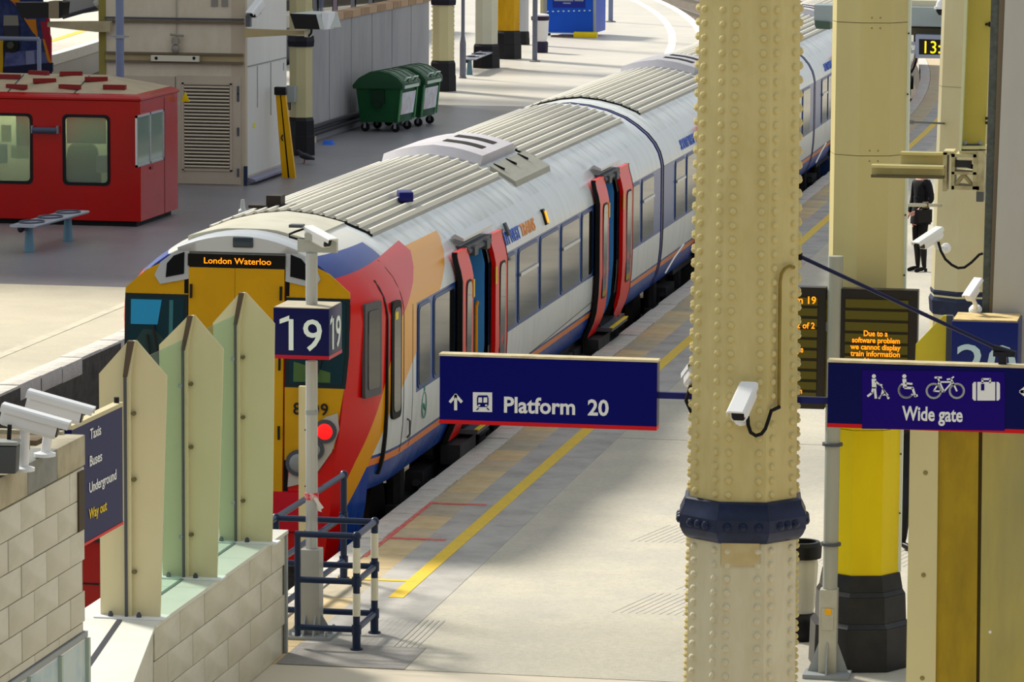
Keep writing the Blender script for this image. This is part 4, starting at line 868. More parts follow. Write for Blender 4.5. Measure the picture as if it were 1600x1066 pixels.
mb = MB(); mb.obox(Yp(1446, 320.5, 35.13), (.05, .07, .05)); obj('clamp', mb, M('clamp_brown', '6a5d46', .6), t)
t = thing('stay_bar', 'thin dark stay rod high between the clad and banded columns, below the clock', 'bar', Yp(1444, 192, 34.5))
mb = MB(); mb.tube([Yp(1408, 190, 33.4), Yp(1475, 193, 36.2)], .009, 8); mb.tube([Yp(1414, 190.3, 33.65), Yp(1426, 191, 34.15)], .018, 8); obj('bar', mb, grey_dk, t)
# ------------------------------------------------------------------ clock and canopy
YC = 46.9
ck = thing('station_clock', 'digital clock in a grey frame showing yellow figures starting 13', 'clock', Yp(1453, 92, YC))
yplate('case', [(1430, 54), (1502, 56), (1502, 92), (1430, 91)], YC, .25, M('clock_frame', '9aa3bb', .4), ck, bevel=.015)
yplate('face', [(1436, 61), (1497, 63), (1497, 86), (1436, 85)], YC-.004, .02, M('clock_face', '1f1e22', .3), ck)
text('13:45', .205, Yp(1439.5, 83, YC-.01), (1, 0, 0), (0, 0, 1), led_y, ck, 'figures', .002, .0, width=Yp(1494, 83, YC).x-Yp(1439.5, 83, YC).x)
mb = MB(); 
for y in (68, 81): mb.tube([Yp(1405, y, YC+.1), Yp(1431, y, YC+.1)], .02, 8)
mb.tube([Yp(1490, 55, YC+.1), Yp(1490, 40, YC+.2)], .03, 8); obj('arm', mb, M('arm_grey', 'b9bfcd', .4), ck)
YK = 47.0
cn = thing('canopy', 'grey-blue canopy gutter with a cream roof edge behind the clad column', 'canopy', Yp(1380, 46, YK))
yplate('fascia', [(1272, 8), (1560, 14), (1560, 46), (1272, 33)], YK, .5, M('fascia_blue_grey', '9fadb2', .5, noise=[(1, '8d9ba0', .5)]), cn)
yplate('gutter', [(1273, 32), (1297, 34), (1297, 46), (1276, 45), (1273, 40)], YK-.02, .4, M('gutter_green', '4f6258', .5), cn)
yplate('soffit', [(1400, 43), (1560, 46), (1560, 58), (1400, 54)], YK+.1, .6, M('soffit_olive', '5f5c4a', .6), cn)
a_, c_ = Yp(1405, 2, YK+.6), Yp(1560, 16, YK+.6)
yplate('roof_edge', [(1400, 0), (1560, 3), (1560, 15), (1400, 11)], YK+.2, .5, M('canopy_cream', 'd8cfb6', .6), cn)
mb = MB(); v = Yp(1471, 14, YK-.15); mb.dome(v+Vector((0, 0, .02)), (0, 0, 1), .07, .11, 12, 3); mb.lathe(v.x, v.y, [(.085, v.z-.0), (.085, v.z+.03)], 12); dm = obj('dome_camera', mb, white_p, cn)
mb = MB(); mb.lathe(v.x, v.y, [(.03, v.z-.07), (.06, v.z-.03), (.06, v.z)], 12); obj('dome', mb, black, dm)
# ================================================================== people
def skin_body(name, verts, edges, radii, root):
    me = bpy.data.meshes.new(name); me.from_pydata(verts, edges, []); o = bpy.data.objects.new(name, me); COL.objects.link(o)
    md = o.modifiers.new('skin', 'SKIN'); md.use_smooth_shade = True
    for i, r_ in enumerate(radii):
        s_ = me.skin_vertices[0].data[i]; s_.radius = r_ if isinstance(r_, tuple) else (r_, r_); s_.use_root = (i == root)
    sb = o.modifiers.new('sub', 'SUBSURF'); sb.levels = 2; sb.render_levels = 2
    dg = bpy.context.evaluated_depsgraph_get(); me2 = bpy.data.meshes.new_from_object(o.evaluated_get(dg)); bpy.data.objects.remove(o); me2.name = name
    return me2
def person(loc, rz, label, top, legs, shoes, skinc, hairc, arms, heels=True, H=1.70, bag=True):
    t = thing('person', label, 'person', loc); k = H/1.70
    V = []; E = []; RD = []
    def add(p, r_, par=None):
        V.append(Vector(p)*k); RD.append(tuple(x*k for x in r_) if isinstance(r_, tuple) else r_*k)
        if par is not None: E.append((par, len(V)-1))
        return len(V)-1
    pel = add((0, 0, .93), (.155, .115)); wa = add((0, 0, 1.08), (.125, .095), pel); ch = add((0, .01, 1.25), (.155, .11), wa); sh_ = add((0, .01, 1.38), (.12, .085), ch)
    nk = add((0, 0, 1.46), .052, sh_); hd0 = add((0, -.01, 1.53), (.066, .078), nk); hd1 = add((0, -.015, 1.61), (.078, .095), hd0); add((0, -.005, 1.68), (.055, .065), hd1)
    hands = []
    for s in (-1, 1):
        hp = add((s*.085, 0, .86), .095, pel); kn = add((s*.075, -.02, .48), .062, hp); cf = add((s*.075, .01, .33), .058, kn); an = add((s*.08, .02, .10), .038, cf)
        hl = add((s*.085, .03, .055), .036, an); ft = add((s*.09, -.10, .035), (.036, .028), hl); add((s*.092, -.17, .022), (.028, .018), ft)
        so = add((s*.17, .01, 1.37), .06, sh_); el, wr = arms[s]
        e_ = add(el, .045, so); w_ = add(wr, .029, e_)
        d = (Vector(wr)-Vector(el)).normalized(); sd = d.cross(Vector((0, 1, .2))).normalized(); pm = add(Vector(wr)+d*.05, (.038, .018), w_)
        for j in range(4):
            f0 = add(Vector(wr)+d*.095+sd*(-.027+.018*j), .0095, pm); f1 = add(Vector(wr)+d*(.128+.008*(1-abs(j-1.5)))+sd*(-.028+.018*j)+Vector((0, -.012, 0)), .0085, f0); add(Vector(wr)+d*(.15+.012*(1-abs(j-1.5)))+sd*(-.028+.018*j)+Vector((0, -.03, 0)), .007, f1)
        th = add(Vector(wr)+d*.04+sd*.045+Vector((0, -.015, 0)), .011, w_); add(Vector(wr)+d*.075+sd*.058+Vector((0, -.03, 0)), .009, th)
    me = skin_body('body', V, E, RD, pel)
    mats = [M(top[0], top[1], .75), M(legs[0], legs[1], .7), M(shoes[0], shoes[1], .4), M(skinc[0], skinc[1], .5)]
    for mm in mats: me.materials.append(mm)
    wr = [Vector(arms[s][1])*k for s in (-1, 1)]; de = [(Vector(arms[s][1])-Vector(arms[s][0])).normalized() for s in (-1, 1)]
    for p in me.polygons:
        c = p.center; z = c.z/k
        i = 0 if z > .86 else (1 if z > .44 else 2)
        if z > 1.425 and abs(c.x) < .12*k: i = 3
        for w_, d_ in zip(wr, de):
            if (c-w_).dot(d_) > 0.0 and (c-w_).length < .24*k: i = 3
        p.material_index = i; p.use_smooth = True
    b = bpy.data.objects.new('body', me); COL.objects.link(b); b.parent = t
    o0 = Vector(loc)
    def part(nm, mb, mat):
        mb.v = [tuple(Vector(v)*k+o0) for v in mb.v]; return obj(nm, mb, mat, t)
    mb = MB(); mb.sphere((0, .018, 1.625), (.088, .105, .10), 14, 8); mb.lathe(0, .05, [(.07, 1.48), (.085, 1.55), (.08, 1.62)], 10); part('hair', mb, M(hairc[0], hairc[1], .6))
    mb = MB(); mb.sphere((0, -.112, 1.585), (.012, .02, .022), 8, 6); part('nose', mb, mats[3])
    for s in (-1, 1):
        mb = MB(); mb.sphere((s*.031, -.098, 1.608), (.013, .008, .008), 8, 6); part('eye', mb, M('eye_dark', '1c1a1a', .3))
        mb = MB(); mb.sphere((s*.085, 0, 1.59), (.012, .022, .032), 8, 6); part('ear', mb, mats[3])
    mb = MB(); mb.sphere((0, -.092, 1.548), (.022, .008, .006), 8, 6); part('mouth', mb, M('lip', '9c4a48', .5))
    mb = MB(); n = 20
    mb.loft([[((.165+f)*math.cos(2*PI*i/n)*1.0, (.125+f)*math.sin(2*PI*i/n), z) for i in range(n)] for f, z in ((.02, .74), (.02, .80), (.005, .93), (-.028, 1.08), (-.02, 1.16))]); part('jacket_skirt', mb, mats[0])
    if heels:
        for s in (-1, 1):
            mb = MB(); mb.loft([[(s*.085+.016*x, .05+.018*y, z) for x, y in ((-1, -1), (1, -1), (1, 1), (-1, 1))] for z in (.0, .05)]); part('heel', mb, mats[2])
    if bag:
        mb = MB(); mb.obox((.20, -.10, .88), (.10, .26, .20)); hb = part('handbag', mb, M('bag_black', '141416', .4)); 
        mb = MB(); mb.tube([(.19, -.02, .97), (.17, -.02, 1.2), (.13, -.03, 1.40), (.10, .08, 1.42), (.16, .12, 1.2), (.2, -.15, .97)], .010, 6); part('bag_strap', mb, MATS['bag_black'])
    t.rotation_euler = (0, 0, rz)
    return t
person(Zp(1437, 424), R(-48), 'woman in black suit, tights and heeled boots standing on the platform with a dark bag', ('suit_black', '17171d'), ('tights_black', '0f0f13'), ('boots_black', '121214'), ('skin_tone', 'd9a48c'), ('hair_brown', '4a3426'), {-1: ((-.24, .03, 1.12), (-.20, -.08, .90)), 1: ((.24, .03, 1.12), (.15, -.14, .98))}, H=1.74)
person(Zp(1423, 858), R(40), 'person in black coat mostly hidden between the clad column and the pier', ('coat_black', '191a20'), ('trousers_dark', '1d1f2a'), ('shoes_black', '101012'), ('skin_tone', 'd9a48c'), ('hair_dark', '2a201c'), {-1: ((-.25, -.02, 1.13), (-.16, -.2, 1.22)), 1: ((.25, .02, 1.12), (.22, -.1, .9))}, heels=False, H=1.72)
# ================================================================== left: tiled stair housing, screen wall, fins, barrier
tilem = [M('wall_tile_a', 'd9d6c8', .4, noise=[(1.5, 'bdb9a6', .6), (6, 'aaa58f', .25)], stretch=(1, .4, 1)), M('wall_tile_b', 'd3cfbf', .4, noise=[(1.5, 'b5b09b', .6)], stretch=(1, .4, 1))]
grout = M('grout', 'a5a190', .8)
def tiles(parent, X, ya, yb, za, zb, L, Hh, off0=0, sgn=1):
    t = MB(); t.obox((0, 0, 0), (.02, L-.007, Hh-.006)); full = []
    for mm in tilem:
        o_ = obj('tile', t, mm, parent, origin=(0, 0, 0), bevel=.004); full.append(o_.data); bpy.data.objects.remove(o_)
    r_ = 0; z = zb
    while z > za+.02:
        h = min(Hh, z-za); y = yb+(off0 if r_ % 2 == 0 else off0-L/2)
        while y > ya+.03:
            y1 = min(y, yb); y0 = max(y-L, ya)
            if y1-y0 > .05:
                if y1-y0 > L-.01 and h > Hh-.01: inst('tile', random.choice(full), parent, (X+sgn*random.uniform(.004, .009), (y0+y1)/2, z-h/2))
                else:
                    mb = MB(); mb.obox((X+.006*sgn, (y0+y1)/2, z-h/2), (.02, y1-y0-.007, h-.006)); obj('tile', mb, random.choice(tilem), parent)
            y -= L
        z -= h; r_ += 1
YLW = 25.0
XW = Yp(133, 800, YLW).x; zt_ = Yp(133, 679, YLW).z; zc_ = Yp(133, 726, YLW).z; zb_ = Yp(129, 984, YLW).z
mb = MB(); mb.box(XW-3.0, XW-.02, 20.5, YLW, 0, zt_-.02); wl_ = struct('wall_left', mb, grout, smooth=0)
tiles(wl_, XW-.02, 20.5, YLW-.005, zb_, zc_-.012, .52, .205, .2)
y = YLW; i = 0
while y > 20.6:
    mb = MB(); mb.box(XW-.16, XW+.006, y-.62, y-.008, zc_, zt_); obj('cornice_block', mb, [M('cornice_stone', 'b9b096', .6, noise=[(4, '8d8672', .7)]), M('cornice_slate', '8f918c', .6, noise=[(5, '6f726e', .7)])][i in (1, 3, 4)], wl_, bevel=.006); y -= .62; i += 1
mb = MB(); mb.box(XW-.015, XW+.008, YLW-.16, YLW-.03, zc_-.42, zc_-.03); obj('brown_vent', mb, M('vent_brown', '4a4030', .6), wl_)
for k in range(9):
    mb = MB(); yy = YLW-.18-k*.36; mb.box(XW-2.9, XW-.20, yy-.22, yy, zt_-.03, zt_+.012+.004*(k % 2)); obj('roof_slat', mb, M('slat_brown', '6b5a44', .7, noise=[(5, '4a3d2e', .7), (2, '9a8a6a', .4)]), wl_)
mb = MB(); mb.box(XW-3.0, XW-.14, YLW-.05, YLW+.01, zt_-.04, zt_+.02); obj('roof_kerb', mb, MATS['cornice_stone'], wl_)
mb = MB(); mb.box(XW-.10, XW+.012, 20.5, YLW+.004, zb_-.045, zb_-.006); obj('ledge', mb, grey_p, wl_)
# poster case below the tiles
pc = thing('poster_case', 'glazed poster case with pale blue print under the tiled wall, bottom left corner', 'poster', (XW, YLW-.6, zb_-.9))
mb = MB(); mb.box(XW-.06, XW+.004, 21.2, YLW, zb_-1.2, zb_-.05); obj('backing', mb, M('poster_paper', 'f6f7f8', .5, noise=[(2.2, '9cc4ea', .8), (3.5, 'f0ece4', .5)]), pc)
for a_, b_ in ((YLW-.035, YLW+.004), (YLW-.64, YLW-.60), (YLW-1.3, YLW-1.26), (YLW-2.2, YLW-2.16)):
    mb = MB(); mb.box(XW-.05, XW+.03, a_, b_, zb_-1.2, zb_-.05); obj('frame_post', mb, M('frame_pale_green', 'b5c4b8', .4), pc)
mb = MB(); mb.box(XW+.006, XW+.012, 21.2, YLW-.04, zb_-1.2, zb_-.06); obj('glass', mb, glass('poster_glass', 'f4f8f8', .06), pc)
# cameras on its roof
for (bx, by), (cx, cy), lab in (((70, 716), (86, 634), 'white camera on a post on the tiled roof, the farther of two'), ((37, 739), (47, 656), 'white camera on a post on the tiled roof, the nearer of two')):
    r_ = ray(bx, by); b0 = CP+r_*((zt_-CH)/r_.z)
    c0 = Yp(cx, cy, b0.y)
    cctv('security_camera', lab, c0+Vector((0, 0, -.015)), Vector((.97, .12, -.26)), .36, .105, .115, post=(b0.x, b0.y, zt_+.012))
r_ = ray(12, 742); b0 = CP+r_*((zt_+.01-CH)/r_.z)
t = thing('floodlight', 'dark grey floodlight box at the left edge below the white cameras', 'lamp', b0)
mb = MB(); mb.obox(b0+Vector((-.02, .0, .10)), (.16, .14, .17), rz=.15, taper=1.1); obj('case', mb, M('flood_grey', '54585a', .5), t, bevel=.012)
mb = MB(); mb.obox(b0+Vector((-.02, .0, .20)), (.18, .15, .02), rz=.15); obj('lid', mb, M('lid_pale', '9ba09c', .5), t)
mb = MB(); mb.tube([b0+Vector((-.02, .05, .0)), b0+Vector((.0, .05, .30))], .014, 8); obj('stalk', mb, black, t)
# direction sign
yq = 27.6; z1 = Yp(191.5, 635, yq).z; z0 = Yp(190, 815, yq).z
p1 = Yp(191.5, 720, yq); q2 = Zp(112, 672, z1); p1.z = 0; q2.z = 0; dr = (q2-p1).normalized(); ln = (q2-p1).length
ds = thing('direction_sign', 'dark blue sign listing Taxis, Buses, Underground and Way out beside the tiled wall', 'sign', (p1+q2)/2+Vector((0, 0, z0)))
nr = Vector((-dr.y, dr.x, 0)); nr = nr if nr.x > 0 else -nr
def dsp(s, z, d=0): return p1+dr*s+Vector((0, 0, z))+nr*d
mb = MB(); mb.loft([[dsp(0, z0, 0), dsp(0, z1, 0), dsp(0, z1, -.05), dsp(0, z0, -.05)], [dsp(ln, z0, 0), dsp(ln, z1, 0), dsp(ln, z1, -.05), dsp(ln, z0, -.05)]]); obj('panel', mb, M('directory_navy', '151b56', .4, spec=.1), ds)
mb = MB(); mb.loft([[dsp(-.004, a, d) for a, d in ((z1, .006), (z1+.03, .006), (z1+.03, -.06), (z1, -.06))], [dsp(ln, a, d) for a, d in ((z1, .006), (z1+.03, .006), (z1+.03, -.06), (z1, -.06))]]); obj('top_rail', mb, M('rail_cream', 'c5bb98', .5), ds)
mb = MB(); mb.loft([[dsp(-.0, a, d) for a, d in ((z0-.02, .004), (z0, .004), (z0, -.05), (z0-.02, -.05))], [dsp(ln, a, d) for a, d in ((z0-.02, .004), (z0, .004), (z0, -.05), (z0-.02, -.05))]]); obj('bottom_trim', mb, red, ds)
mb = MB(); mb.tube([dsp(.04, z1+.03, -.03), dsp(.04, z1+.07, -.03)], .02, 8); obj('fixing', mb, black, ds)
mb = MB(); mb.tube([dsp(.03, z1-.25, -.03), (-8.45, 28.76, z1-.25)], .02, 8); obj('support_arm', mb, grey_dk, ds)
def dsx(x, y):
    r_ = ray(x, y); t_ = (p1-CP).dot(nr)/r_.dot(nr); return CP+r_*t_+nr*.004
for s, x, y, mt, xe in (('Taxis', 140, 687, white, 157), ('Buses', 139, 729.5, white, 158.5), ('Underground', 138.5, 771, white, 181), ('Way out', 138.5, 812, M('lettering_yellow', 'f5d21a', .5), 166)):
    q = dsx(x, y); e = dsx(xe, y-(xe-x)*.45); text(s, .105, q, -dr, (0, 0, 1), mt, ds, 'lettering', .001, .001, width=(e-q).dot(-dr))
t = thing('red_cabinet', 'dark red cabinet glimpsed between the tiled wall and the first fin', 'cabinet', (Yp(146, 900, 31.7).x, 31.7, 0))
a_, c_ = Yp(128, 846, 31.5), Yp(160, 846, 31.5)
mb = MB(); mb.box(a_.x-.3, c_.x, 31.5, 31.95, 0, a_.z); obj('body', mb, M('cabinet_red', '8a0d10', .4, noise=[(3, '760a0c', .5)]), t, bevel=.01)
mb = MB(); mb.box(a_.x-.32, c_.x+.02, 31.48, 31.97, a_.z, a_.z+.03); obj('lid', mb, black, t)
for zz in (.3, .75): 
    mb = MB(); mb.box(a_.x-.25, c_.x-.03, 31.492, 31.5, zz, zz+.012); obj('panel_seam', mb, blackr, t)
# ------------------------------------------------------------------ screen wall
ZS = 1.057; XS = -8.02; Y1, Y2 = 28.53, 32.65
poly = [(XS-.02, Y1), (XS-.02, Y2), (-8.66, Y2), (-8.66, Y1+.15)]
mb = MB(); mb.hexa(poly, 0, ZS-.03); sw_ = struct('wall_screen', mb, grout, smooth=0)
tiles(sw_, XS-.02, Y1+.005, Y2-.01, 0, ZS-.035, .72, .255, .25)
mb = MB(); mb.box(-8.66, XS, Y2, Y2+.02, 0, ZS-.03); obj('end_panel', mb, tilem[0], sw_)
mb = MB(); mb.box(XS-.012, XS+.012, Y2-.02, Y2+.03, 0, ZS-.03); obj('corner_bead', mb, grey_p, sw_)
whitetop = M('white_coping', 'd9dad2', .4, noise=[(2, 'c8c9c0', .5)])
for a_, b_ in ((Y1, 30.0), (30.006, 31.3), (31.306, Y2+.03)):
    mb = MB(); mb.hexa([(XS+.015, a_), (XS+.015, b_), (-8.70, b_), (-8.70, a_+(.12 if a_ == Y1 else 0))], ZS-.03, ZS); obj('wall_coping', mb, whitetop, sw_)
p_ = [(XS+.015, Y1-.004), (-8.70, Y1+.116), (-8.30, 25.0), (-7.30, 25.0)]
mb = MB(); mb.hexa([(x-.02 if x > -8.2 else x+.02, y) for x, y in p_], 0, ZS-.03); sw2 = struct('wall_screen_return', mb, tilem[0], smooth=0)
mb = MB(); mb.hexa(p_, ZS-.03, ZS); obj('wall_coping', mb, whitetop, sw2)
mb = MB(); mb.poly([(-8.33, 28.62, ZS+.001), (-8.29, 28.62, ZS+.001), (-7.83, 25.5, ZS+.001), (-7.87, 25.5, ZS+.001)], (0, 0, .006)); obj('glazing_channel', mb, M('channel_dark', '2b2d3c', .5), sw2)
XG = -8.285
mb = MB(); mb.box(XG-.012, XG+.012, 28.75, 32.05, ZS, ZS+.008); obj('glazing_channel', mb, M('channel_grey_green', '7c8a86', .5), sw_)
gl = glass('green_glass', 'dfeee6', .10, .03)
fincream = M('fin_cream', 'd3cba6', .45, noise=[(1.2, 'c4ba90', .6)], stretch=(1, 1, .3))
FINS = [(28.76, dict(lc=(154.6, 584), lb=(157, 955), tl=(201, 532), tr=(213, 532), rc=(260.7, 588), rb=(250, 958), jb=(196, 966), jt=(197, 588)), 'nearest of the three pointed cream fins, beside the direction sign'),
        (30.39, dict(lc=(248.5, 539), lb=(254, 896), tl=(295, 492.5), tr=(304, 492.5), rc=(349, 546), rb=(339, 899), jb=(291, 904), jt=(291, 547)), 'middle of the three pointed cream fins, with green glass to its left'),
        (32.03, dict(lc=(332.7, 504.6), lb=(343, 838), tl=(375, 457), tr=(384, 457), rc=(429, 506), rb=(425, 841), jb=(373, 848), jt=(373, 507)), 'farthest of the three pointed cream fins, beside the cube sign 19')]
for i, (Y, d, lab) in enumerate(FINS):
    jb = Yp(*d['jb'], Y); f = thing('screen_fin', lab, 'fin', (XG, Y, ZS), 'pointed fins of the glass screen')
    g = lambda k: (Yp(*d[k], Y).x, max(Yp(*d[k], Y).z, ZS+.012) if k not in ('lb', 'rb', 'jb') else ZS+.012)
    zj = g('jt')[1]; xj = XG
    mb = MB(); pts = [g('lb'), (xj-.012, ZS+.012), (xj-.012, zj), (g('tl')[0], g('tl')[1]), g('lc')]
    mb.loft([[(x, Y+dy, z) for x, z in pts] for dy in (0, .018)]); obj('left_leaf', mb, fincream, f)
    mb = MB(); pts = [(xj+.035, ZS+.012), g('rb'), g('rc'), (g('tr')[0], g('tr')[1]), (g('tr')[0]-.012, g('tr')[1]-.01), (xj+.035, zj)]
    mb.loft([[(x, Y+dy, z) for x, z in pts] for dy in (0, .018)]); rl = obj('right_leaf', mb, fincream, f)
    mb = MB(); pts = [(xj+.010, ZS+.012), (xj+.04, ZS+.012), (xj+.04, zj), (g('tr')[0], g('tr')[1]), (g('tr')[0]-.02, g('tr')[1]), (xj+.010, zj)]
    mb.loft([[(x, Y+dy, z) for x, z in pts] for dy in (-.035, .0)]); obj('fold_flange', mb, fincream, f)
    mb = MB(); mb.loft([[(x, Y+dy, z) for x, z in ((xj-.016, zj-.0), (xj+.016, zj), (g('tr')[0]-.004, g('tr')[1]), (g('tl')[0], g('tl')[1]))] for dy in (-.045, .01)]); obj('slot', mb, M('slot_dark', '564a3e', .6), f)
    mb = MB(); mb.box(xj-.010, xj+.010, Y-.05, Y+.02, ZS, zj); obj('glazing_bead', mb, grey_dk, f)
    mb = MB(); mb.box(g('lb')[0]-.03, g('rb')[0]+.05, Y-.09, Y+.10, ZS+.001, ZS+.012); obj('foot_plate', mb, white_p, f)
    for dx in (-.12, .10):
        mb = MB(); mb.lathe(xj+dx, Y-.05, [(.02, ZS+.012), (.02, ZS+.03), (.01, ZS+.05)], 8); obj('foot_bolt', mb, grey_dk, f)
    for zz in (ZS+.35, ZS+1.05, ZS+1.55):
        mb = MB(); mb.tube([(xj+.06, Y, zz), (xj+.06, Y-.03, zz)], .016, 8); mb.tube([(xj+.06, Y-.02, zz), (xj+.01, Y-.02, zz)], .009, 6); obj('glass_clamp', mb, M('clamp_bronze', '6b6446', .5), f)
for a_, b_ in ((28.78, 30.36), (30.42, 32.0)):
    t = thing('glass_panel', 'pale green glass panel between the %s fins' % ('nearest and middle' if a_ < 30 else 'middle and farthest'), 'glass', (XG, (a_+b_)/2, ZS), None)
    mb = MB(); mb.box(XG-.006, XG+.006, a_, b_, ZS+.008, 2.96); obj('pane', mb, gl, t)
    for yy in (a_+.1, b_-.1):
        for zz in (ZS+.35, ZS+1.55):
            mb = MB(); mb.tube([(XG-.01, yy, zz), (XG+.012, yy, zz)], .016, 8); obj('stud', mb, grey_p, t)
# ------------------------------------------------------------------ post with cube sign 19
b_ = Zp(487, 994); yp = b_.y
ps = thing('sign_post', 'tall grey post on a boxed foot carrying the cube sign 19 and a camera', 'post', (b_.x, yp, 0))
z3 = Yp(487, 395, yp).z; zbx = Yp(487, 857, yp).z
mb = MB(); zq0, zq1 = Yp(487, 562, yp).z-.01, Yp(487, 478, yp).z+.01; mb.tube([(b_.x, yp, zbx), (b_.x, yp, zq0)], .052, 18); obj('tube', mb, M('post_galvanised', 'b2b5b6', .3, metal=.35, noise=[(3, '9a9d9e', .5)], stretch=(1, 1, .15)), ps)
mb = MB(); mb.tube([(b_.x, yp, zq1), (b_.x, yp, z3)], .052, 18); obj('tube', mb, MATS['post_galvanised'], ps)
mb = MB(); mb.box(b_.x-.085, b_.x+.085, yp-.085, yp+.085, .03, zbx); obj('boxed_foot', mb, M('box_grey', 'a3a4a0', .4, noise=[(2, '8e8f8a', .5)]), ps, bevel=.008)
mb = MB(); mb.box(b_.x-.21, b_.x+.21, yp-.2, yp+.2, .004, .03); obj('base_plate', mb, grey_p, ps)
for dx, dy in ((-.16, -.15), (.16, -.15), (-.16, .15), (.16, .15)):
    mb = MB(); mb.lathe(b_.x+dx, yp+dy, [(.02, .03), (.02, .06), (.01, .08)], 8); obj('anchor_bolt', mb, steel, ps)
for dx in (-1, 1):
    mb = MB(); mb.poly([(b_.x+dx*.085, yp-.007, .03), (b_.x+dx*.19, yp-.007, .03), (b_.x+dx*.085, yp-.007, .2)], (0, .014, 0)); obj('gusset', mb, grey_p, ps)
for x_ in (-.045, .045):
    mb = MB(); mb.poly([(b_.x+x_, yp-.085, .03), (b_.x+x_, yp-.19, .03), (b_.x+x_, yp-.085, .2)], (.014, 0, 0)); obj('gusset', mb, grey_p, ps)
zz = Yp(487, 644, yp).z; mb = MB(); mb.lathe(b_.x, yp, [(.056, zz-.02), (.056, zz+.02)], 18); obj('sleeve_joint', mb, grey_p, ps)
zz = Yp(487, 775, yp).z
t = thing('tape_knot', 'red and white barrier tape tied round the grey post', 'tape', (b_.x, yp, zz-.04))
mb = MB(); mb.lathe(b_.x, yp, [(.056, zz-.03), (.062, zz-.02), (.062, zz+.02), (.056, zz+.03)], 14); obj('wrap', mb, M('tape_red', 'd0223a', .5, noise=[(22, 'e6dcdc', .9)]), t)
mb = MB(); mb.poly([(b_.x+.05, yp-.06, zz), (b_.x+.075, yp-.06, zz-.02), (b_.x+.10, yp-.05, zz-.13), (b_.x+.07, yp-.055, zz-.12)], (0, .004, 0)); mb.poly([(b_.x+.03, yp-.065, zz-.01), (b_.x+.055, yp-.065, zz), (b_.x+.12, yp-.06, zz-.09), (b_.x+.09, yp-.06, zz-.11)], (0, .004, 0)); obj('loose_end', mb, M('tape_white', 'e2dcdc', .5), t)
yc = yp-.25; a_, c_ = Yp(427, 481, yc), Yp(514, 559, yc); w_ = c_.x-a_.x
cs = thing('cube_sign', 'dark blue cube sign with white 19 on two faces, fixed to the grey post', 'sign', ((a_.x+c_.x)/2, yc+w_/2, c_.z), 'platform number cubes')
mb = MB(); mb.box(a_.x, c_.x, yc, yc+w_*1.0, c_.z, a_.z); obj('box', mb, M('cube_navy_dark', '14174e', .35, spec=.1), cs, bevel=.004)
mb = MB(); mb.box(a_.x+.006, c_.x-.006, yc+.006, yc+w_-.006, a_.z, a_.z+.008); obj('top_panel', mb, M('cube_top', 'b9b09a', .6, noise=[(8, 'a39a84', .5)]), cs)
mb = MB(); mb.box(a_.x, c_.x+.002, yc-.002, yc+w_, c_.z-.02, c_.z+.012); obj('bottom_trim', mb, M('trim_dull_red', 'b01430', .4), cs)
wl2 = M('number_white', 'e3f0ec', .5)
text('19', .385, Yp(438, 546.5, yc-.004), (1, 0, 0), (0, 0, 1), wl2, cs, 'number', .003, .002, width=Yp(503, 546, yc).x-Yp(438, 546, yc).x)
text('19', .385, (c_.x+.004, yc+.03, Yp(438, 546.5, yc).z), (0, 1, 0), (0, 0, 1), wl2, cs, 'number', .003, .002, width=w_*.80)
mb = MB(); mb.poly([Yp(x, y, yc-.004) for x, y in ((437, 506), (437, 499), (452, 493), (452, 501))], (0, -.004, 0)); obj('number_flag', mb, wl2, cs, smooth=0)
v = [Yp(437, y, yc) for y in (506, 499, 493, 501)]; mb = MB(); mb.poly([(c_.x+.004, yc+.025+d, p_.z) for p_, d in zip(v, (0, 0, .065, .065))], (.004, 0, 0)); obj('number_flag', mb, wl2, cs, smooth=0)
# camera on its top
cm = cctv('security_camera', 'white camera on a grey plate atop the post with the 19 cube', Yp(497, 371, yp-.02), Vector((.80, -.55, -.28)), .26, .10, .095)
a_, c_ = Yp(466, 373, yp), Yp(527, 395, yp)
mb = MB(); mb.box(a_.x, c_.x, yp-.03, yp+.03, c_.z, a_.z); mb.obox((b_.x+.02, yp, a_.z+.02), (.14, .1, .06)); obj('mounting_plate', mb, M('plate_grey', 'a9aca6', .4), ps)
mb = MB(); mb.tube([Yp(478, 374, yp), Yp(466, 374, yp), Yp(452, 370, yp), Yp(452, 366, yp), Yp(462, 362, yp), Yp(474, 358, yp)], .010, 8); obj('camera_cable', mb, blackr, ps)
a_, c_ = Yp(452, 351, yp), Yp(473, 356, yp); mb = MB(); mb.box(a_.x, c_.x, yp-.02, yp+.08, c_.z, a_.z); obj('sun_visor', mb, grey_dk, ps)
# cream stump post behind
g_ = Zp(473, 925); h_ = Yp(473, 604, g_.y).z
t = thing('marker_post', 'cream painted steel post standing just behind the grey sign post', 'post', (g_.x, g_.y, 0))
mb = MB(); w0, w1 = Yp(466.5, 800, g_.y).x, Yp(481, 800, g_.y).x; mb.box(w0, w1, g_.y, g_.y+.06, .003, h_); obj('upright', mb, M('post_cream', 'd8cda2', .45, noise=[(2.5, 'c8b878', .6)], stretch=(1, 1, .4)), t, bevel=.004)
mb = MB(); mb.box(w0-.03, w1+.03, g_.y-.03, g_.y+.09, .003, .015); obj('foot', mb, grey_p, t)
for y in (672, 760, 830):
    mb = MB(); v = Yp(477, y, g_.y); mb.dome(v, (0, -1, 0), .008, .005, 8, 1); obj('bolt_hole', mb, black, t)
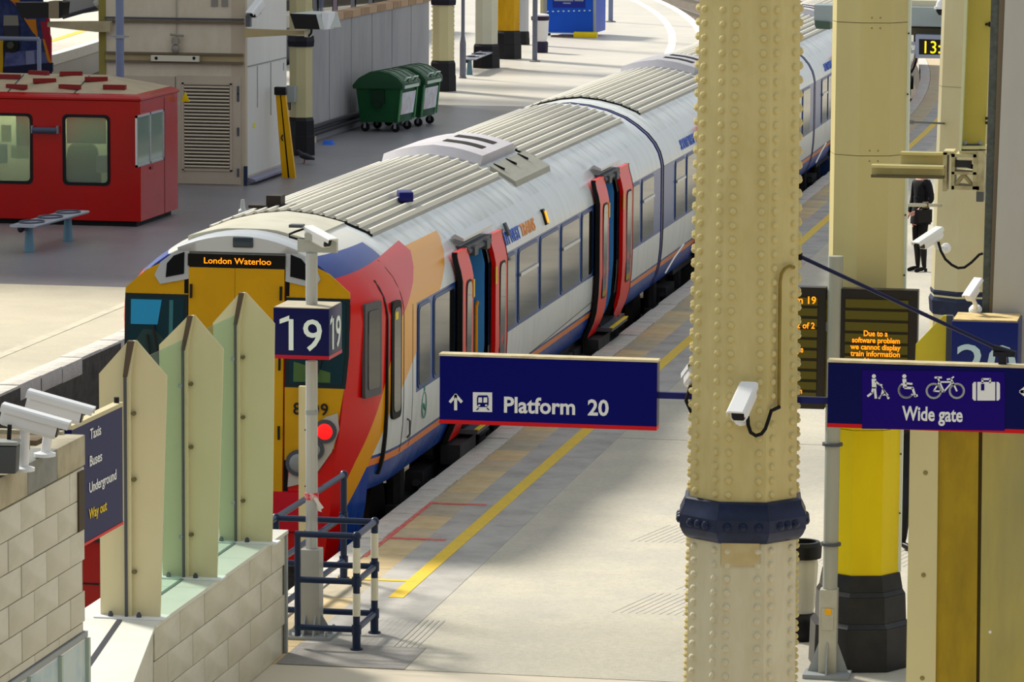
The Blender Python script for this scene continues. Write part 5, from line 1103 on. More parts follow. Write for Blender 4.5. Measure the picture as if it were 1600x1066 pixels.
# ------------------------------------------------------------------ barrier
bm1 = M('barrier_navy', '1d2c4a', .35); bmw = M('barrier_white', 'e0dcc8', .45)
A_ = Zp(557, 1016); B_ = Zp(585, 990); C_ = Zp(537, 905)
br = thing('barrier_railing', 'dark blue tube railing with white banded posts penning in the grey sign post', 'railing', ((A_.x+C_.x)/2-.3, A_.y+.5, 0))
HB = Yp(556, 838, A_.y).z
def rpost(x, y, bands):
    mb = MB(); mb.tube([(x, y, .0), (x, y, HB)], .03, 12); p = obj('post', mb, bm1, br)
    mb = MB(); mb.lathe(x, y, [(.055, .003), (.055, .015)], 12); mb.lathe(x, y, [(.036, .01), (.036, .14)], 12); obj('foot_socket', mb, bm1, p)
    if bands:
        for z0, z1 in ((.30, .50), (.68, .90)):
            mb = MB(); mb.tube([(x, y, z0*HB), (x, y, z1*HB)], .033, 12); obj('white_band', mb, bmw, p)
    mb = MB(); mb.sphere((x, y, HB), .042, 10, 6); obj('tube_joint', mb, bm1, p)
    for z in (.18*HB, .60*HB): mb = MB(); mb.lathe(x, y, [(.042, z-.04), (.042, z+.04)], 10); obj('tube_joint', mb, bm1, p)
rpost(A_.x, A_.y, True); rpost(B_.x, B_.y, True); rpost(C_.x, C_.y, False); rpost(-8.35, B_.y, False)
xw = -8.0
for z in (.18*HB, .60*HB, HB):
    for p0, p1 in (((A_.x, A_.y), (xw, A_.y)), ((B_.x, B_.y), (-8.35, B_.y)), ((A_.x, A_.y), (B_.x, B_.y)), ((C_.x, C_.y), (-8.35, B_.y))):
        mb = MB(); mb.tube([(p0[0], p0[1], z), (p1[0], p1[1], z)], .027, 10); obj('rail', mb, bm1, br)
mb = MB(); mb.tube([(xw+.02, A_.y, .10), (xw+.02, A_.y, HB)], .027, 10); obj('wall_post', mb, bm1, br)
for z in (.60*HB, HB):
    mb = MB(); mb.tube([(-8.35, B_.y, z), (-8.35, 32.7, z)], .027, 10); obj('rail', mb, bm1, br)
# ================================================================== red kiosk
KX, KY0, KY1 = -19.08, 67.17, 69.62
KL = KX-5.2; KZ = 2.20
redk = M('kiosk_red', 'a80302', .25, spec=.25, noise=[(1.2, '960202', .5)])
ks = thing('kiosk', 'bright red kiosk with rounded windows and red slats on its flat beige roof', 'kiosk', ((KX+KL)/2, (KY0+KY1)/2, 0))
def K(x, y): return Yp(x, y, KY0)
def ksX(x, y): return Xp(x, y, KX)
wins = [(K(-45, 178), K(49, 283)), (K(100, 181), K(170, 288))]
xs = sorted([KL, KX]+[v.x for a in wins for v in a]); zl, zh = wins[1][1].z, wins[1][0].z
mb = MB()
for a_, b_ in zip(xs, xs[1:]):
    hole = any(abs(a_-w[0].x) < 1e-4 for w in wins)
    if hole: mb.box(a_, b_, KY0, KY0+.06, .10, zl); mb.box(a_, b_, KY0, KY0+.06, zh, KZ)
    else: mb.box(a_, b_, KY0, KY0+.06, .10, KZ)
mb.box(KL, KX, KY1-.06, KY1, .10, KZ); mb.box(KL, KL+.06, KY0+.06, KY1-.06, .10, KZ); mb.box(KX-.06, KX, KY0+.06, KY1-.06, .10, KZ)
obj('wall_shell', mb, redk, ks)
mb = MB(); mb.loft([[(KL-d, KY0-d, z), (KX+d, KY0-d, z), (KX+d, KY1+d, z), (KL-d, KY1+d, z)] for d, z in ((.0, KZ-.02), (.03, KZ), (.03, KZ+.03), (-.10, KZ+.10))]); obj('roof_edge', mb, redk, ks)
mb = MB(); mb.loft([[(KL+d, KY0+d, z), (KX-d, KY0+d, z), (KX-d, KY1-d, z), (KL+d, KY1-d, z)] for d, z in ((.1, KZ+.06), (.1, KZ+.10), (1.0, KZ+.34))]); rf = obj('roof_deck', mb, M('kiosk_roof', 'b5a58a', .7, noise=[(2, '9b8d78', .6), (.7, 'c2b08c', .5)]), ks)
for i, (dx, dy) in enumerate(((.55, .35), (1.0, .75), (1.35, .32), (1.9, .62), (2.3, .28), (2.6, .8), (3.1, .4), (3.5, .72), (1.55, 1.05), (2.15, 1.1), (3.9, .35), (4.3, .7))):
    hh = KZ+.10+.24*min(1, max(0, (dy-.1)/.9)); mb = MB(); mb.obox((KX-dx, KY0+dy, hh+.035), (.40, .10, .075), rz=(.0, .3, -.25, .4, -.35)[i % 5]); obj('roof_slat', mb, M('slat_red', '7c1a1a', .5), rf)
for x in (KX-1.2, KX-2.4, KX-3.6):
    mb = MB(); mb.loft([[(x-.012, y, z-.02), (x+.012, y, z-.02), (x+.012, y, z+.008), (x-.012, y, z+.008)] for y, z in ((KY0+.1, KZ+.10), (KY0+1.0, KZ+.34))]); obj('roof_seam', mb, grey_dk, rf)
mb = MB(); mb.box(KL+.1, KX-.1, KY0+.1, KY1-.1, .0, .10); obj('plinth', mb, blackr, ks)
mb = MB(); mb.box(KL+.07, KX-.07, KY0+.9, KY0+.94, .12, KZ-.02); obj('inner_wall', mb, M('kiosk_inside', 'a9b3a0', .7), ks)
mb = MB(); mb.box(KL+.5, KX-.5, KY0+.35, KY0+.55, KZ-.12, KZ-.08); obj('ceiling_light', mb, M('office_light', 'fff6e0', .5, emit=24), ks)  # unseen glowing panel, added to brighten the inside behind the windows
for (a_, c_), nm in zip(wins, 'ab'):
    mb = MB(); o_ = rrect(a_.x-.03, c_.x+.03, zl-.03, zh+.03, .09); i_ = rrect(a_.x+.02, c_.x-.02, zl+.02, zh-.02, .07); n = len(o_)
    vs = [(x, KY0-.012, z) for x, z in o_]+[(x, KY0-.012, z) for x, z in i_]+[(x, KY0+.03, z) for x, z in i_]+[(x, KY0+.03, z) for x, z in o_]
    fs = [(i+n*k, (i+1) % n+n*k, (i+1) % n+n*((k+1) % 4), i+n*((k+1) % 4)) for k in range(4) for i in range(n)]
    mb.add(vs, fs); wf = obj('window', mb, rub, ks)
    mb = MB(); mb.box(a_.x, c_.x, KY0+.022, KY0+.030, zl, zh); obj('pane', mb, glass('kiosk_glass', 'c6d6c6', .18, .03), wf)
papers = [((2, 195, 18, 222), 'e8f0ec'), ((25, 180, 46, 228), 'c9cfca'), ((17, 227, 45, 248), 'dff0e0'), ((0, 225, 12, 255), 'c6d2e8'), ((104, 182, 166, 225), 'b9cdbf'), ((150, 243, 168, 270), 'd2dcf0')]
for i, ((x0, y0, x1, y1), col) in enumerate(papers):
    a_, c_ = Yp(x0, y0, KY0+.3), Yp(x1, y1, KY0+.3); mb = MB(); mb.box(a_.x, c_.x, KY0+.30, KY0+.31, c_.z, a_.z); obj('notice', mb, M('notice_'+'abcdef'[i], col, .7), ks)
a_ = Yp(130, 290, KY0+.55); mb = MB()
mb.loft([[(a_.x+.52*s*x, KY0+.5+d, a_.z+z) for x, z in ((-.62, -.1), (.62, -.1), (.62, .35), (.5, .66), (.2, .82), (-.2, .82), (-.5, .66), (-.62, .35))] for s, d in ((1, 0), (1, .1))]); obj('office_chair', mb, M('chair_olive', '6e7763', .7), ks, bevel=.02)
a_, c_ = K(50, 198), K(93, 208); mb = MB(); mb.tube([(a_.x+.03, KY0-.06, c_.z+.05), (c_.x-.03, KY0-.06, c_.z+.05)], .055, 12); lb_ = obj('lamp_shade', mb, M('lamp_slate', '474b60', .4), ks)
for x in (a_.x+.02, c_.x-.02): 
    mb = MB(); mb.obox((x, KY0-.04, c_.z+.06), (.03, .09, .13)); obj('lamp_end', mb, M('lamp_end_grey', '83868c', .4), lb_)
# side sliding window
a_, c_ = ksX(212, 180), ksX(255, 245); z1, z0 = ksX(212, 181).z, ksX(212, 262).z
mb = MB()
for y0, y1, zz0, zz1 in ((a_.y, c_.y, z0, z0+.04), (a_.y, c_.y, z1-.04, z1), (a_.y, a_.y+.05, z0, z1), (c_.y-.05, c_.y, z0, z1), ((a_.y+c_.y)/2-.03, (a_.y+c_.y)/2+.03, z0, z1)): mb.box(KX-.01, KX+.02, y0, y1, zz0, zz1)
sw = obj('sliding_window', mb, alu, ks)
for y0, y1 in ((a_.y+.05, (a_.y+c_.y)/2-.03), ((a_.y+c_.y)/2+.03, c_.y-.05)):
    mb = MB(); mb.box(KX-.005, KX+.008, y0, y1, z0+.04, z1-.04); obj('pane', mb, M('side_pane', '7f9488', .06, spec=.8), sw)
y_ = c_.y+.08; mb = MB(); mb.box(KX, KX+.004, y_, y_+.02, .10, KZ-.05); obj('panel_seam', mb, M('seam_dark_red', '5c0808', .5), ks)
mb = MB(); mb.box(KX, KX+.004, KY0+.02, KY0+.05, .10, KZ-.05); obj('corner_trim', mb, M('trim_orange', 'c23a10', .4), ks)
v = Xp(236, 262, KX); mb = MB(); mb.obox((KX+.01, v.y, v.z), (.02, .14, .05)); obj('latch', mb, M('latch_dark_red', '7a0c0c', .4), ks)
mb = MB(); v = Yp(284, 152, KY1); mb.poly([(v.x-.02, KY1+.02, v.z-.08), (v.x+.14, KY1+.02, v.z-.08), (v.x+.06, KY1+.02, v.z+.1)], (0, .01, 0)); obj('warning_sign', mb, yellow, ks)
# ------------------------------------------------------------------ benches
def bench(name, c, rz, label, cat='bench', L=2.0, n=3, grp='platform benches'):
    t = thing(name, label, cat, c, grp); c = Vector(c)
    mb = MB(); mb.loft([[c+Vector((x, y, z)) for x, z in ((-.21, .43), (.21, .43), (.23, .46), (.2, .475), (-.2, .475), (-.23, .46))] for y in (-L/2, L/2)]); obj('seat', mb, M('bench_grey', 'a7abb8', .4, metal=.3), t)
    for i in range(n):
        y = -L/2+L*(i+.5)/n; mb = MB(); pth = [(c.x+.19*math.cos(2*PI*k/16), c.y+y+.26*math.sin(2*PI*k/16), .485) for k in range(17)]; mb.tube(pth, .018, 6); obj('seat_ring', mb, M('ring_dark', '4c505e', .5), t)
    mb = MB(); mb.tube([c+Vector((-.05, -L/2+.1, .40)), c+Vector((-.05, L/2-.1, .40))], .05, 8); obj('rail', mb, M('bench_rail', '5c606a', .5), t)
    for y in (-L/2+.3, L/2-.45):
        mb = MB(); mb.lathe(c.x, c.y+y, [(.09, .003), (.08, .1), (.06, .40)], 12); obj('leg', mb, M('bench_leg', '5f8294', .4), t)
    mb = MB(); mb.sphere((c.x-.05, c.y-L/2+.05, .40), .06, 8, 6); obj('end_cap', mb, black, t)
    t.rotation_euler = (0, 0, rz); return t
b0 = (Zp(50, 393)+Zp(107, 376))/2
bench('platform_bench', (b0.x, b0.y, 0), R(-3), 'grey bench with three round seat rings standing in front of the red kiosk', L=2.6)
b0 = (Zp(735, 118)+Zp(760, 104))/2
bench('platform_bench', (b0.x, b0.y, 0), R(3), 'distant grey bench beside a lamp post and a black column base', L=4.2)
# ------------------------------------------------------------------ lamp posts
def lamp_post(x, ytop, ybase, Y, label, r=.055, foot=None, col=None, H=7.6):
    v = Yp(x, ybase, Y) if ybase else Yp(x, 100, Y); t = thing('lamp_post', label, 'post', (v.x, Y, 0), 'posts on the far platform')
    mb = MB(); mb.tube([(v.x, Y, 0), (v.x, Y, H)], r, 12); obj('tube', mb, col or M('lamp_post_grey', '6c7080', .4, noise=[(3, '5e6272', .5)]), t)
    mb = MB(); mb.lathe(v.x, Y, [(r*2.2, .003), (r*2.2, .03), (r*1.1, .05)], 12); obj('foot', mb, M('foot_grey', '74767c', .5), t)
    if foot: mb = MB(); mb.lathe(v.x, Y, [(r*1.75, .03), (r*1.75, foot), (r, foot+.25)], 10); obj('cable_box', mb, col or MATS['lamp_post_grey'], t)
    return t
lp_ = lamp_post(187.5, 0, None, 71.2, 'blue-grey lamp post rising behind the red kiosk', .075, col=M('post_blue_grey', '7480a0', .4))
mb = MB(); v = lp_.location; zz = Yp(188, 57, 71.2).z; mb.lathe(v.x, 71.2, [(.10, zz-.03), (.10, zz+.03)], 12); mb.box(v.x-.18, v.x+.18, 71.18, 71.22, zz-.015, zz+.015); obj('clamp', mb, grey_p, lp_)
lamp_post(723, 0, 124, 109.0, 'slim grey lamp post with a thicker foot in front of the distant bench', .05, .95)
lamp_post(835.5, 0, 97, 117.2, 'dark grey post standing between the yellow column and the blue hoarding', .075)
lamp_post(954, 0, 33, 141.5, 'blue-grey post with a splayed foot right of the blue hoarding', .085, col=M('post_blue_grey', '7480a0', .4))
# ================================================================== beige building
BX, BY0, BY1 = -19.33, 75.42, 78.8
BXL = Yp(166, 200, BY0).x; BZ = 6.4
bd = thing('station_building', 'beige building block behind the red kiosk with a louvred door and dark ledges', 'building', ((BX+BXL)/2, (BY0+BY1)/2, 0))
mb = MB(); mb.box(BXL, BX-.02, BY0+.02, BY1, 0, BZ); obj('wall_core', mb, beige, bd, smooth=0)
mb = MB(); mb.box(BX-.02, BX, BY0+.15, BY1-.01, .18, BZ); obj('side_panel', mb, offwhite, bd)
mb = MB(); mb.box(BX-.26, BX+.012, BY0+.0, BY0+.16, .0, BZ); obj('corner_pilaster', mb, M('pilaster_beige', 'bcae98', .6, noise=[(1.5, 'aa9c84', .5)], stretch=(1, 1, .4)), bd)
def zB(y): return Yp(270, y, BY0).z
for y0, y1, mt, out in ((27.5, 30, grey_dk, .07), (33, 36, MATS['brown_edge_paint'], .05), (82, 85, MATS['brown_edge_paint'], .08), (95, 98.5, MATS['brown_edge_paint'], .08)):
    mb = MB(); mb.box(BXL, BX-.02, BY0-out, BY0+.02, zB(y1), zB(y0)); obj('ledge', mb, mt, bd)
mb = MB(); mb.box(BXL, BX-.02, BY0-.015, BY0+.02, zB(95), zB(85)); obj('band', mb, beige_dk, bd)
mb = MB(); mb.box(BXL-.14, BXL, BY0, BY0+.5, 0, BZ); obj('side_pilaster', mb, M('olive_edge', '8d8240', .6), bd)
a_, c_ = Yp(237, 86, BY0-.1), Yp(312, 96.5, BY0-.1); mb = MB(); mb.box(a_.x, c_.x, BY0-.16, BY0-.08, c_.z, a_.z); lf = obj('batten_light', mb, M('batten_cream', 'd3cdbb', .4), bd)
for x in (244, 303): mb = MB(); mb.dome(Yp(x, 91, BY0-.16), (0, -1, 0), .035, .01, 8, 1); obj('batten_screw', mb, black, lf)
v = Yp(274, 68, BY0-.1); mb = MB(); mb.sphere((v.x, BY0-.10, v.z-.10), (.085, .08, .09), 10, 6); mb.lathe(v.x, BY0-.1, [(.08, v.z+.0), (.07, v.z+.1), (.05, v.z+.12)], 10); mb.tube([(v.x-.1, BY0-.1, v.z+.17), (v.x+.16, BY0-.1, v.z+.15)], .025, 6); mb.tube([(v.x, BY0, v.z+.05), (v.x, BY0-.1, v.z+.05)], .02, 6); obj('bulkhead_lamp', mb, M('bulkhead_grey', '8f8a80', .5), bd)
mb = MB(); mb.tube([(v.x, BY0-.01, v.z+.1), (v.x, BY0-.01, BZ)], .012, 6); obj('conduit', mb, M('conduit_beige', 'a39b8a', .5), bd)
for x in (330, 346): a_, c_ = Yp(x, -5, BY0), Yp(x+10, 10, BY0); mb = MB(); mb.box(a_.x, c_.x, BY0-.01, BY0+.03, c_.z, a_.z+.1); obj('vent', mb, M('vent_grey', '8b8680', .6), bd)
# doors with louvre
zt = zB(118)
for x0, x1 in ((170, 274.5), (275.5, 377)):
    a_, c_ = Yp(x0, 118, BY0), Yp(x1, 290, BY0); mb = MB(); mb.box(a_.x, c_.x, BY0-.02, BY0+.03, .02, a_.z); dl = obj('door_leaf', mb, M('door_beige', 'b7aa98', .5, noise=[(1, 'ab9d8a', .5)]), bd, bevel=.006)
    if x0 > 200:
        p0, p1 = Yp(288, 133, BY0-.03), Yp(359, 264, BY0-.03)
        mb = MB(); mb.box(p0.x, p1.x, BY0-.024, BY0-.018, p1.z, p0.z); lv = obj('louvre_recess', mb, M('louvre_dark', '3a342e', .8), dl)
        n = 24; hh = (p0.z-p1.z)/n; t = MB(); t.obox((0, 0, 0), (p1.x-p0.x, .045, hh*.42), rx=R(-28)); o_ = obj('louvre_slat', t, M('slat_beige', 'c6baa6', .5), lv, origin=(0, 0, 0)); mm = o_.data; bpy.data.objects.remove(o_)
        for i in range(n): inst('louvre_slat', mm, lv, ((p0.x+p1.x)/2, BY0-.035, p0.z-(i+.5)*hh))
        for q0, q1, r0, r1 in ((284, 288, 129, 268), (359, 363, 129, 268), (284, 363, 129, 133), (284, 363, 264, 268)):
            u0, u1 = Yp(q0, r0, BY0-.03), Yp(q1, r1, BY0-.03); mb = MB(); mb.box(u0.x, u1.x, BY0-.045, BY0-.02, u1.z, u0.z); obj('louvre_frame', mb, MATS['door_beige'], dl)
        for y in (141, 152, 206, 270): v = Yp(372, y, BY0-.03); mb = MB(); mb.box(v.x-.02, v.x+.02, BY0-.04, BY0-.02, v.z-.08, v.z+.08); obj('hinge', mb, grey_dk, dl)
mb = MB(); mb.box(BX-.02, BX+.05, BY0-.03, BY0+.02, 0, .38); obj('corner_guard', mb, M('guard_navy', '24304a', .5), bd)
mb = MB(); mb.loft([[(BX, y, .14), (BX+.16, y, .10), (BX+.16, y, .06), (BX, y, .06)] for y in (BY0+.2, BY1)]); obj('skirting_ledge', mb, M('skirting_lilac', '7d7e96', .5), bd)
for x, y0, y1 in ((402, 103, 168), (423, 98, 180), (443, 98, 110)):
    a_ = Xp(x, y0, BX); c_ = Xp(x, y1, BX); mb = MB(); mb.box(BX, BX+.006, a_.y-.03, a_.y+.03, c_.z, a_.z); obj('panel_joint', mb, M('joint_grey', '8f938f', .6), bd)
a_ = Xp(386, 104, BX); c_ = Xp(443, 93, BX); mb = MB(); mb.box(BX, BX+.006, BY0+.2, BY1-.05, a_.z-.02, a_.z+.01); obj('panel_joint', mb, MATS['joint_grey'], bd)
v = Xp(397, 196, BX); mb = MB(); mb.box(BX, BX+.005, v.y-.1, v.y+.1, v.z-.05, v.z+.05); obj('small_notice', mb, M('notice_yellow', 'd8d24a', .6), bd)
cctv('security_camera', 'small white camera on a grey arm at the corner of the beige building', Yp(401, 14, 75.2), Vector((-.35, -.7, -.62)), .34, .17, .17, wall=Yp(388, 30, 75.42), group='security cameras')
mb = MB(); a_, c_ = Yp(384, 18, 75.3), Yp(391, 42, 75.3); mb.box(a_.x, c_.x, 75.28, 75.42, c_.z, a_.z); obj('camera_arm_plate', mb, M('arm_slate', '5b6066', .5), bd)
t = thing('cantilever_beam', 'tan beam projecting right from the beige building under the black floodlight', 'beam', (Yp(430, 52, 75.3).x, 75.3, Yp(430, 60, 75.3).z))
a_, c_ = Yp(383, 44.5, 75.3), Yp(478, 60, 75.3); mb = MB(); mb.loft([[(x, y, z) for y, z in ((75.2, b), (75.34, b), (75.34, a), (75.2, a))] for x, a, b in ((a_.x, a_.z, c_.z), (c_.x, a_.z-.02, c_.z+.08))]); obj('beam', mb, beige_dk, t)
mb = MB(); v = Yp(481, 52, 75.2); mb.obox(v, (.10, .14, .14)); mb.tube([v, v+Vector((.1, 0, .12))], .03, 6); obj('bracket', mb, cream_lt, t)
t = thing('floodlight', 'black fronted floodlight box with a pale side on the tan beam', 'lamp', Yp(487, 48, 75.2))
q = [(453, 21), (494, 22.5), (500, 46), (461, 45)]; mb = MB(); f0 = [Yp(x, y, 75.0) for x, y in q]; b0 = [Vector((v.x+.30, 75.5, v.z+.03)) for v in f0]; mb.loft([f0, b0]); obj('case', mb, M('flood_pale', 'b9c0bc', .45), t)
mb = MB(); mb.loft([[v+Vector((0, -.02, 0)) for v in f0], [v for v in f0]]); obj('lens', mb, M('flood_lens', '15141a', .2), t)
q = [(503, 19), (514, 19), (511, 46), (503, 47)]; mb = MB(); f1 = [Yp(x, y, 75.1) for x, y in q]; mb.loft([f1, [v+Vector((.05, .3, 0)) for v in f1]]); obj('end_cover', mb, white_p, t)
mb = MB(); mb.tube([Yp(487, 46, 75.1), Yp(486, 52, 75.1), Yp(482, 57, 75.1)], .025, 6); obj('lead', mb, black, t)
t = thing('cantilever_beam', 'tan beam projecting left from the beige building in front of the far train', 'beam', (Yp(120, 42, 75.3).x, 75.3, Yp(120, 48, 75.3).z))
mb = MB(); mb.poly([Yp(x, y, 75.2) for x, y in ((74, 34), (172, 33), (172, 50), (150, 50), (74, 42))], (0, .14, 0)); obj('beam', mb, M('beam_tan', 'b5a888', .6, noise=[(3, '9c8f70', .6)]), t)
t = thing('floodlight', 'long black floodlight box on the left beam in front of the far train', 'lamp', Yp(60, 30, 75.2))
mb = MB(); mb.poly([Yp(x, y, 75.0) for x, y in ((23, 4), (76, 4), (76, 28), (33, 28))], (0, .4, 0)); obj('case', mb, M('flood_black', '1b1a1d', .4), t)
mb = MB(); mb.poly([Yp(x, y, 74.99) for x, y in ((76, 2), (92, 2), (92, 29), (76, 29))], (0, .4, 0)); obj('end_cover', mb, M('flood_tan', '8d7f66', .5), t)
mb = MB(); mb.poly([Yp(x, y, 75.0) for x, y in ((92, 2), (100, 4), (98, 24), (92, 29))], (0, .4, 0)); obj('end_cap', mb, black, t)
t = thing('canopy', 'grey canopy underside with a dark edge, top left corner behind the black floodlight', 'canopy', Yp(130, 26, 76.5))
mb = MB(); mb.poly([Yp(x, y, 76.5) for x, y in ((98, -20), (166, -20), (166, 6), (150, 11), (98, 26))], (0, 3, .0)); obj('deck', mb, M('canopy_grey', 'aaa8a8', .6), t)
mb = MB(); mb.tube([Yp(98, 27, 76.4), Yp(150, 12, 76.4), Yp(158, 7, 76.4)], .04, 6); obj('edge_pipe', mb, grey_dk, t)
mb = MB(); mb.tube([Yp(150, 8, 76.3), Yp(164, -2, 76.3)], .09, 10); obj('down_pipe', mb, offwhite, t)
# yellow ramp leaning on the building
t = thing('folded_ramp', 'folded yellow boarding ramp leaning upright on the white side of the beige building', 'ramp', Zp(447, 277))
p0, p1 = Zp(451, 278), Xp(438, 147, BX+.26)
dz = (p1-p0); 
for k, (o0, nm) in enumerate(((-.135, 'left_stile'), (.018, 'right_stile'))):
    mb = MB(); mb.loft([[p0+Vector((o0, 0, 0)), p0+Vector((o0+.115, 0, 0)), p0+Vector((o0+.115, .1, 0)), p0+Vector((o0, .1, 0))], [p1+Vector((o0*.72, 0, 0)), p1+Vector((o0*.72+.085, 0, 0)), p1+Vector((o0*.72+.085, .1, 0)), p1+Vector((o0*.72, .1, 0))]]); obj(nm, mb, M('ramp_yellow', 'e0a80a', .4, noise=[(3, 'c99408', .5)], stretch=(1, 1, .5)), t)
mb = MB(); mb.loft([[p0+Vector((-.02, .03, 0)), p0+Vector((.02, .03, 0)), p0+Vector((.02, .08, 0)), p0+Vector((-.02, .08, 0))], [p1+Vector((-.02, .03, 0)), p1+Vector((.02, .03, 0)), p1+Vector((.02, .08, 0)), p1+Vector((-.02, .08, 0))]]); obj('slot', mb, black, t)
mb = MB(); mb.obox(p1+Vector((-.0, .04, .06)), (.24, .16, .16)); obj('top_strap', mb, black, t, bevel=.02)
v = p0+(p1-p0)*.48; mb = MB(); mb.tube([v+Vector((-.03, -.03, .06)), v+Vector((-.06, -.03, 0)), v+Vector((-.03, -.03, -.06))], .015, 6); obj('handle', mb, black, t)
# ------------------------------------------------------------------ column by the building, concrete wall
def far_column(xl, xr, ybase, ytopb, Y, label, shaft, bandy=None, band=None, H=7.6, basecol=None, hi=None, rivets=False):
    a_, c_ = Yp(xl, 100, Y), Yp(xr, 100, Y); w = (c_.x-a_.x)*.97; cx = (a_.x+c_.x)/2; cy = Y+w/2
    t = thing('platform_column', label, 'column', (cx, cy, 0), 'columns on the far platform')
    zb = Yp(xl, ytopb, Y).z; ph = PI/8+R(-90+14)
    mb = MB(); mb.loft([octring(cx, cy, w*k8, zb, ph), octring(cx, cy, w*k8*.97, H, ph)]); obj('shaft', mb, shaft, t, smooth=0)
    bw = w*1.2
    mb = MB(); mb.loft([octring(cx, cy, bw*k8, .003, ph), octring(cx, cy, bw*k8*.985, zb*.52, ph), octring(cx, cy, bw*k8*.95, zb*.53, ph), octring(cx, cy, bw*k8*.94, zb*.93, ph), octring(cx, cy, w*k8*1.02, zb+.02, ph)]); obj('base', mb, basecol or M('column_base_black', '1b1b20', .4), t, smooth=0)
    if bandy:
        z1, z0 = Yp(xl, bandy[0], Y).z, Yp(xl, bandy[1], Y).z; mb = MB(); mb.loft([octring(cx, cy, w*1.12*k8, z0, ph), octring(cx, cy, w*1.17*k8, (z0+z1)/2, ph), octring(cx, cy, w*1.12*k8, z1, ph)]); obj('collar', mb, M('band_navy_black', '1a1b28', .4), t, smooth=0)
    if rivets:
        mb = MB()
        for z in np.arange(zb+.1, 5.2, .12):
            for s in (-1, 1): mb.dome((cx+s*w*.505, cy-.05, z), (s, -.3, 0), .03, .03, 6, 1)
        obj('edge_rivets', mb, shaft, t, kind='stuff')
    return t, cx, cy, w, zb
colm = M('far_column_cream', 'c8c096', .5, noise=[(.8, 'b4ab80', .6)], stretch=(1, 1, .3))
ct, cx, cy, w, zb = far_column(448, 484, 243, 185, 82.6, 'cream column on a tall black base between the beige building and the concrete wall', colm, (56, 73))
mb = MB(); a_, c_ = Yp(446, 134, 82.4), Yp(461, 160, 82.4); mb.box(a_.x, c_.x, 82.35, 82.6, c_.z, a_.z); sb = obj('switch_box', mb, M('switch_grey', '9ba1a0', .5), ct, bevel=.01)
mb = MB(); mb.tube([Yp(450, 160, 82.4), Yp(450, 171, 82.4), Yp(453, 172, 82.4), Yp(453, 160, 82.4)], .02, 6); obj('lead', mb, black, sb)
WXc = -20.55; wy0, wy1 = 85.6, 98.7
zt = Xp(668, 3, WXc).z; zt2 = Xp(520, 32, WXc).z; ztop = (zt+zt2)/2
cwt = struct('wall_back', MB().box(WXc-.25, WXc-.03, wy0, wy1, .0, ztop), M('wall_core_grey', '8b8b90', .7), smooth=0)
n = 6
for i in range(n):
    a_ = wy0+(wy1-wy0)*i/n; mb = MB(); mb.box(WXc-.04, WXc, a_+.03, a_+(wy1-wy0)/n-.03, .30, ztop); obj('wall_panel', mb, M('concrete_panel', 'a3a2a4', .7, noise=[(.6, '8d8c90', .7), (3, 'aeaaa5', .4)], stretch=(1, 1, .35)), cwt)
for i in range(15):
    a_ = wy0+(wy1-wy0)*i/15; mb = MB(); mb.box(WXc-.30, WXc+.03, a_+.02, a_+(wy1-wy0)/15-.02, ztop, ztop+.16); obj('coping_brick', mb, [M('coping_tan', 'a8896a', .8, noise=[(5, '8f7458', .6)]), M('coping_tan_b', 'b89a7c', .8)][i % 2], cwt)
for z in (.20, .34): mb = MB(); mb.tube([(WXc+.06, wy0+.02, z), (WXc+.06, wy1, z)], .055, 8); obj('skirting_pipe', mb, M('pipe_dark', '2f2e34', .6), cwt)
mb = MB(); mb.box(WXc-.25, WXc+.1, wy0-.02, wy0+.5, .0, .14); obj('footing', mb, M('footing_cream', 'b3ab90', .7), cwt)
t = thing('litter_scrap', 'small blue scrap of litter lying at the foot of the concrete wall', 'litter', Zp(513, 226))
v = Zp(513, 226); mb = MB(); mb.loft([[v+Vector((x, y, z)) for x, y, z in ((-.12, -.1, .003), (.1, -.08, .003), (.14, .1, .003), (-.1, .12, .003))], [v+Vector((x, y, z)) for x, y, z in ((-.09, -.06, .09), (.03, -.02, .05), (.08, .06, .10), (-.06, .08, .04))]]); obj('paper', mb, M('litter_blue', '2a62c8', .6), t)
# pigeon
pv = Zp(476, 256)
t = thing('pigeon', 'dark pigeon walking on the grey platform near the black column base', 'bird', pv)
me = skin_body('body', [Vector(v) for v in ((.22, 0, .10), (.08, 0, .135), (0, 0, .15), (-.07, 0, .18), (-.11, 0, .24), (-.155, 0, .265), (-.19, 0, .258))], [(i, i+1) for i in range(6)], [.025, .055, .07, .062, .036, .034, .008], 2)
me.materials.append(M('pigeon_slate', '33343c', .6)); 
for p in me.polygons: p.use_smooth = True
o_ = bpy.data.objects.new('body', me); COL.objects.link(o_); o_.parent = t
for s in (-1, 1):
    mb = MB(); mb.tube([pv+Vector((0, s*.025, .10)), pv+Vector((-.01, s*.025, .01)), pv+Vector((-.05, s*.03, .004))], .008, 6); obj('leg', mb, M('pigeon_leg', '8a4a48', .6), t)
    mb = MB(); mb.loft([[pv+Vector((x, s*(.062+d), z)) for x, z in ((-.06, .19), (.05, .17), (.2, .11), (.08, .11), (-.04, .13))] for d in (0, .012)]); obj('wing', mb, M('pigeon_wing', '26272d', .6), t)
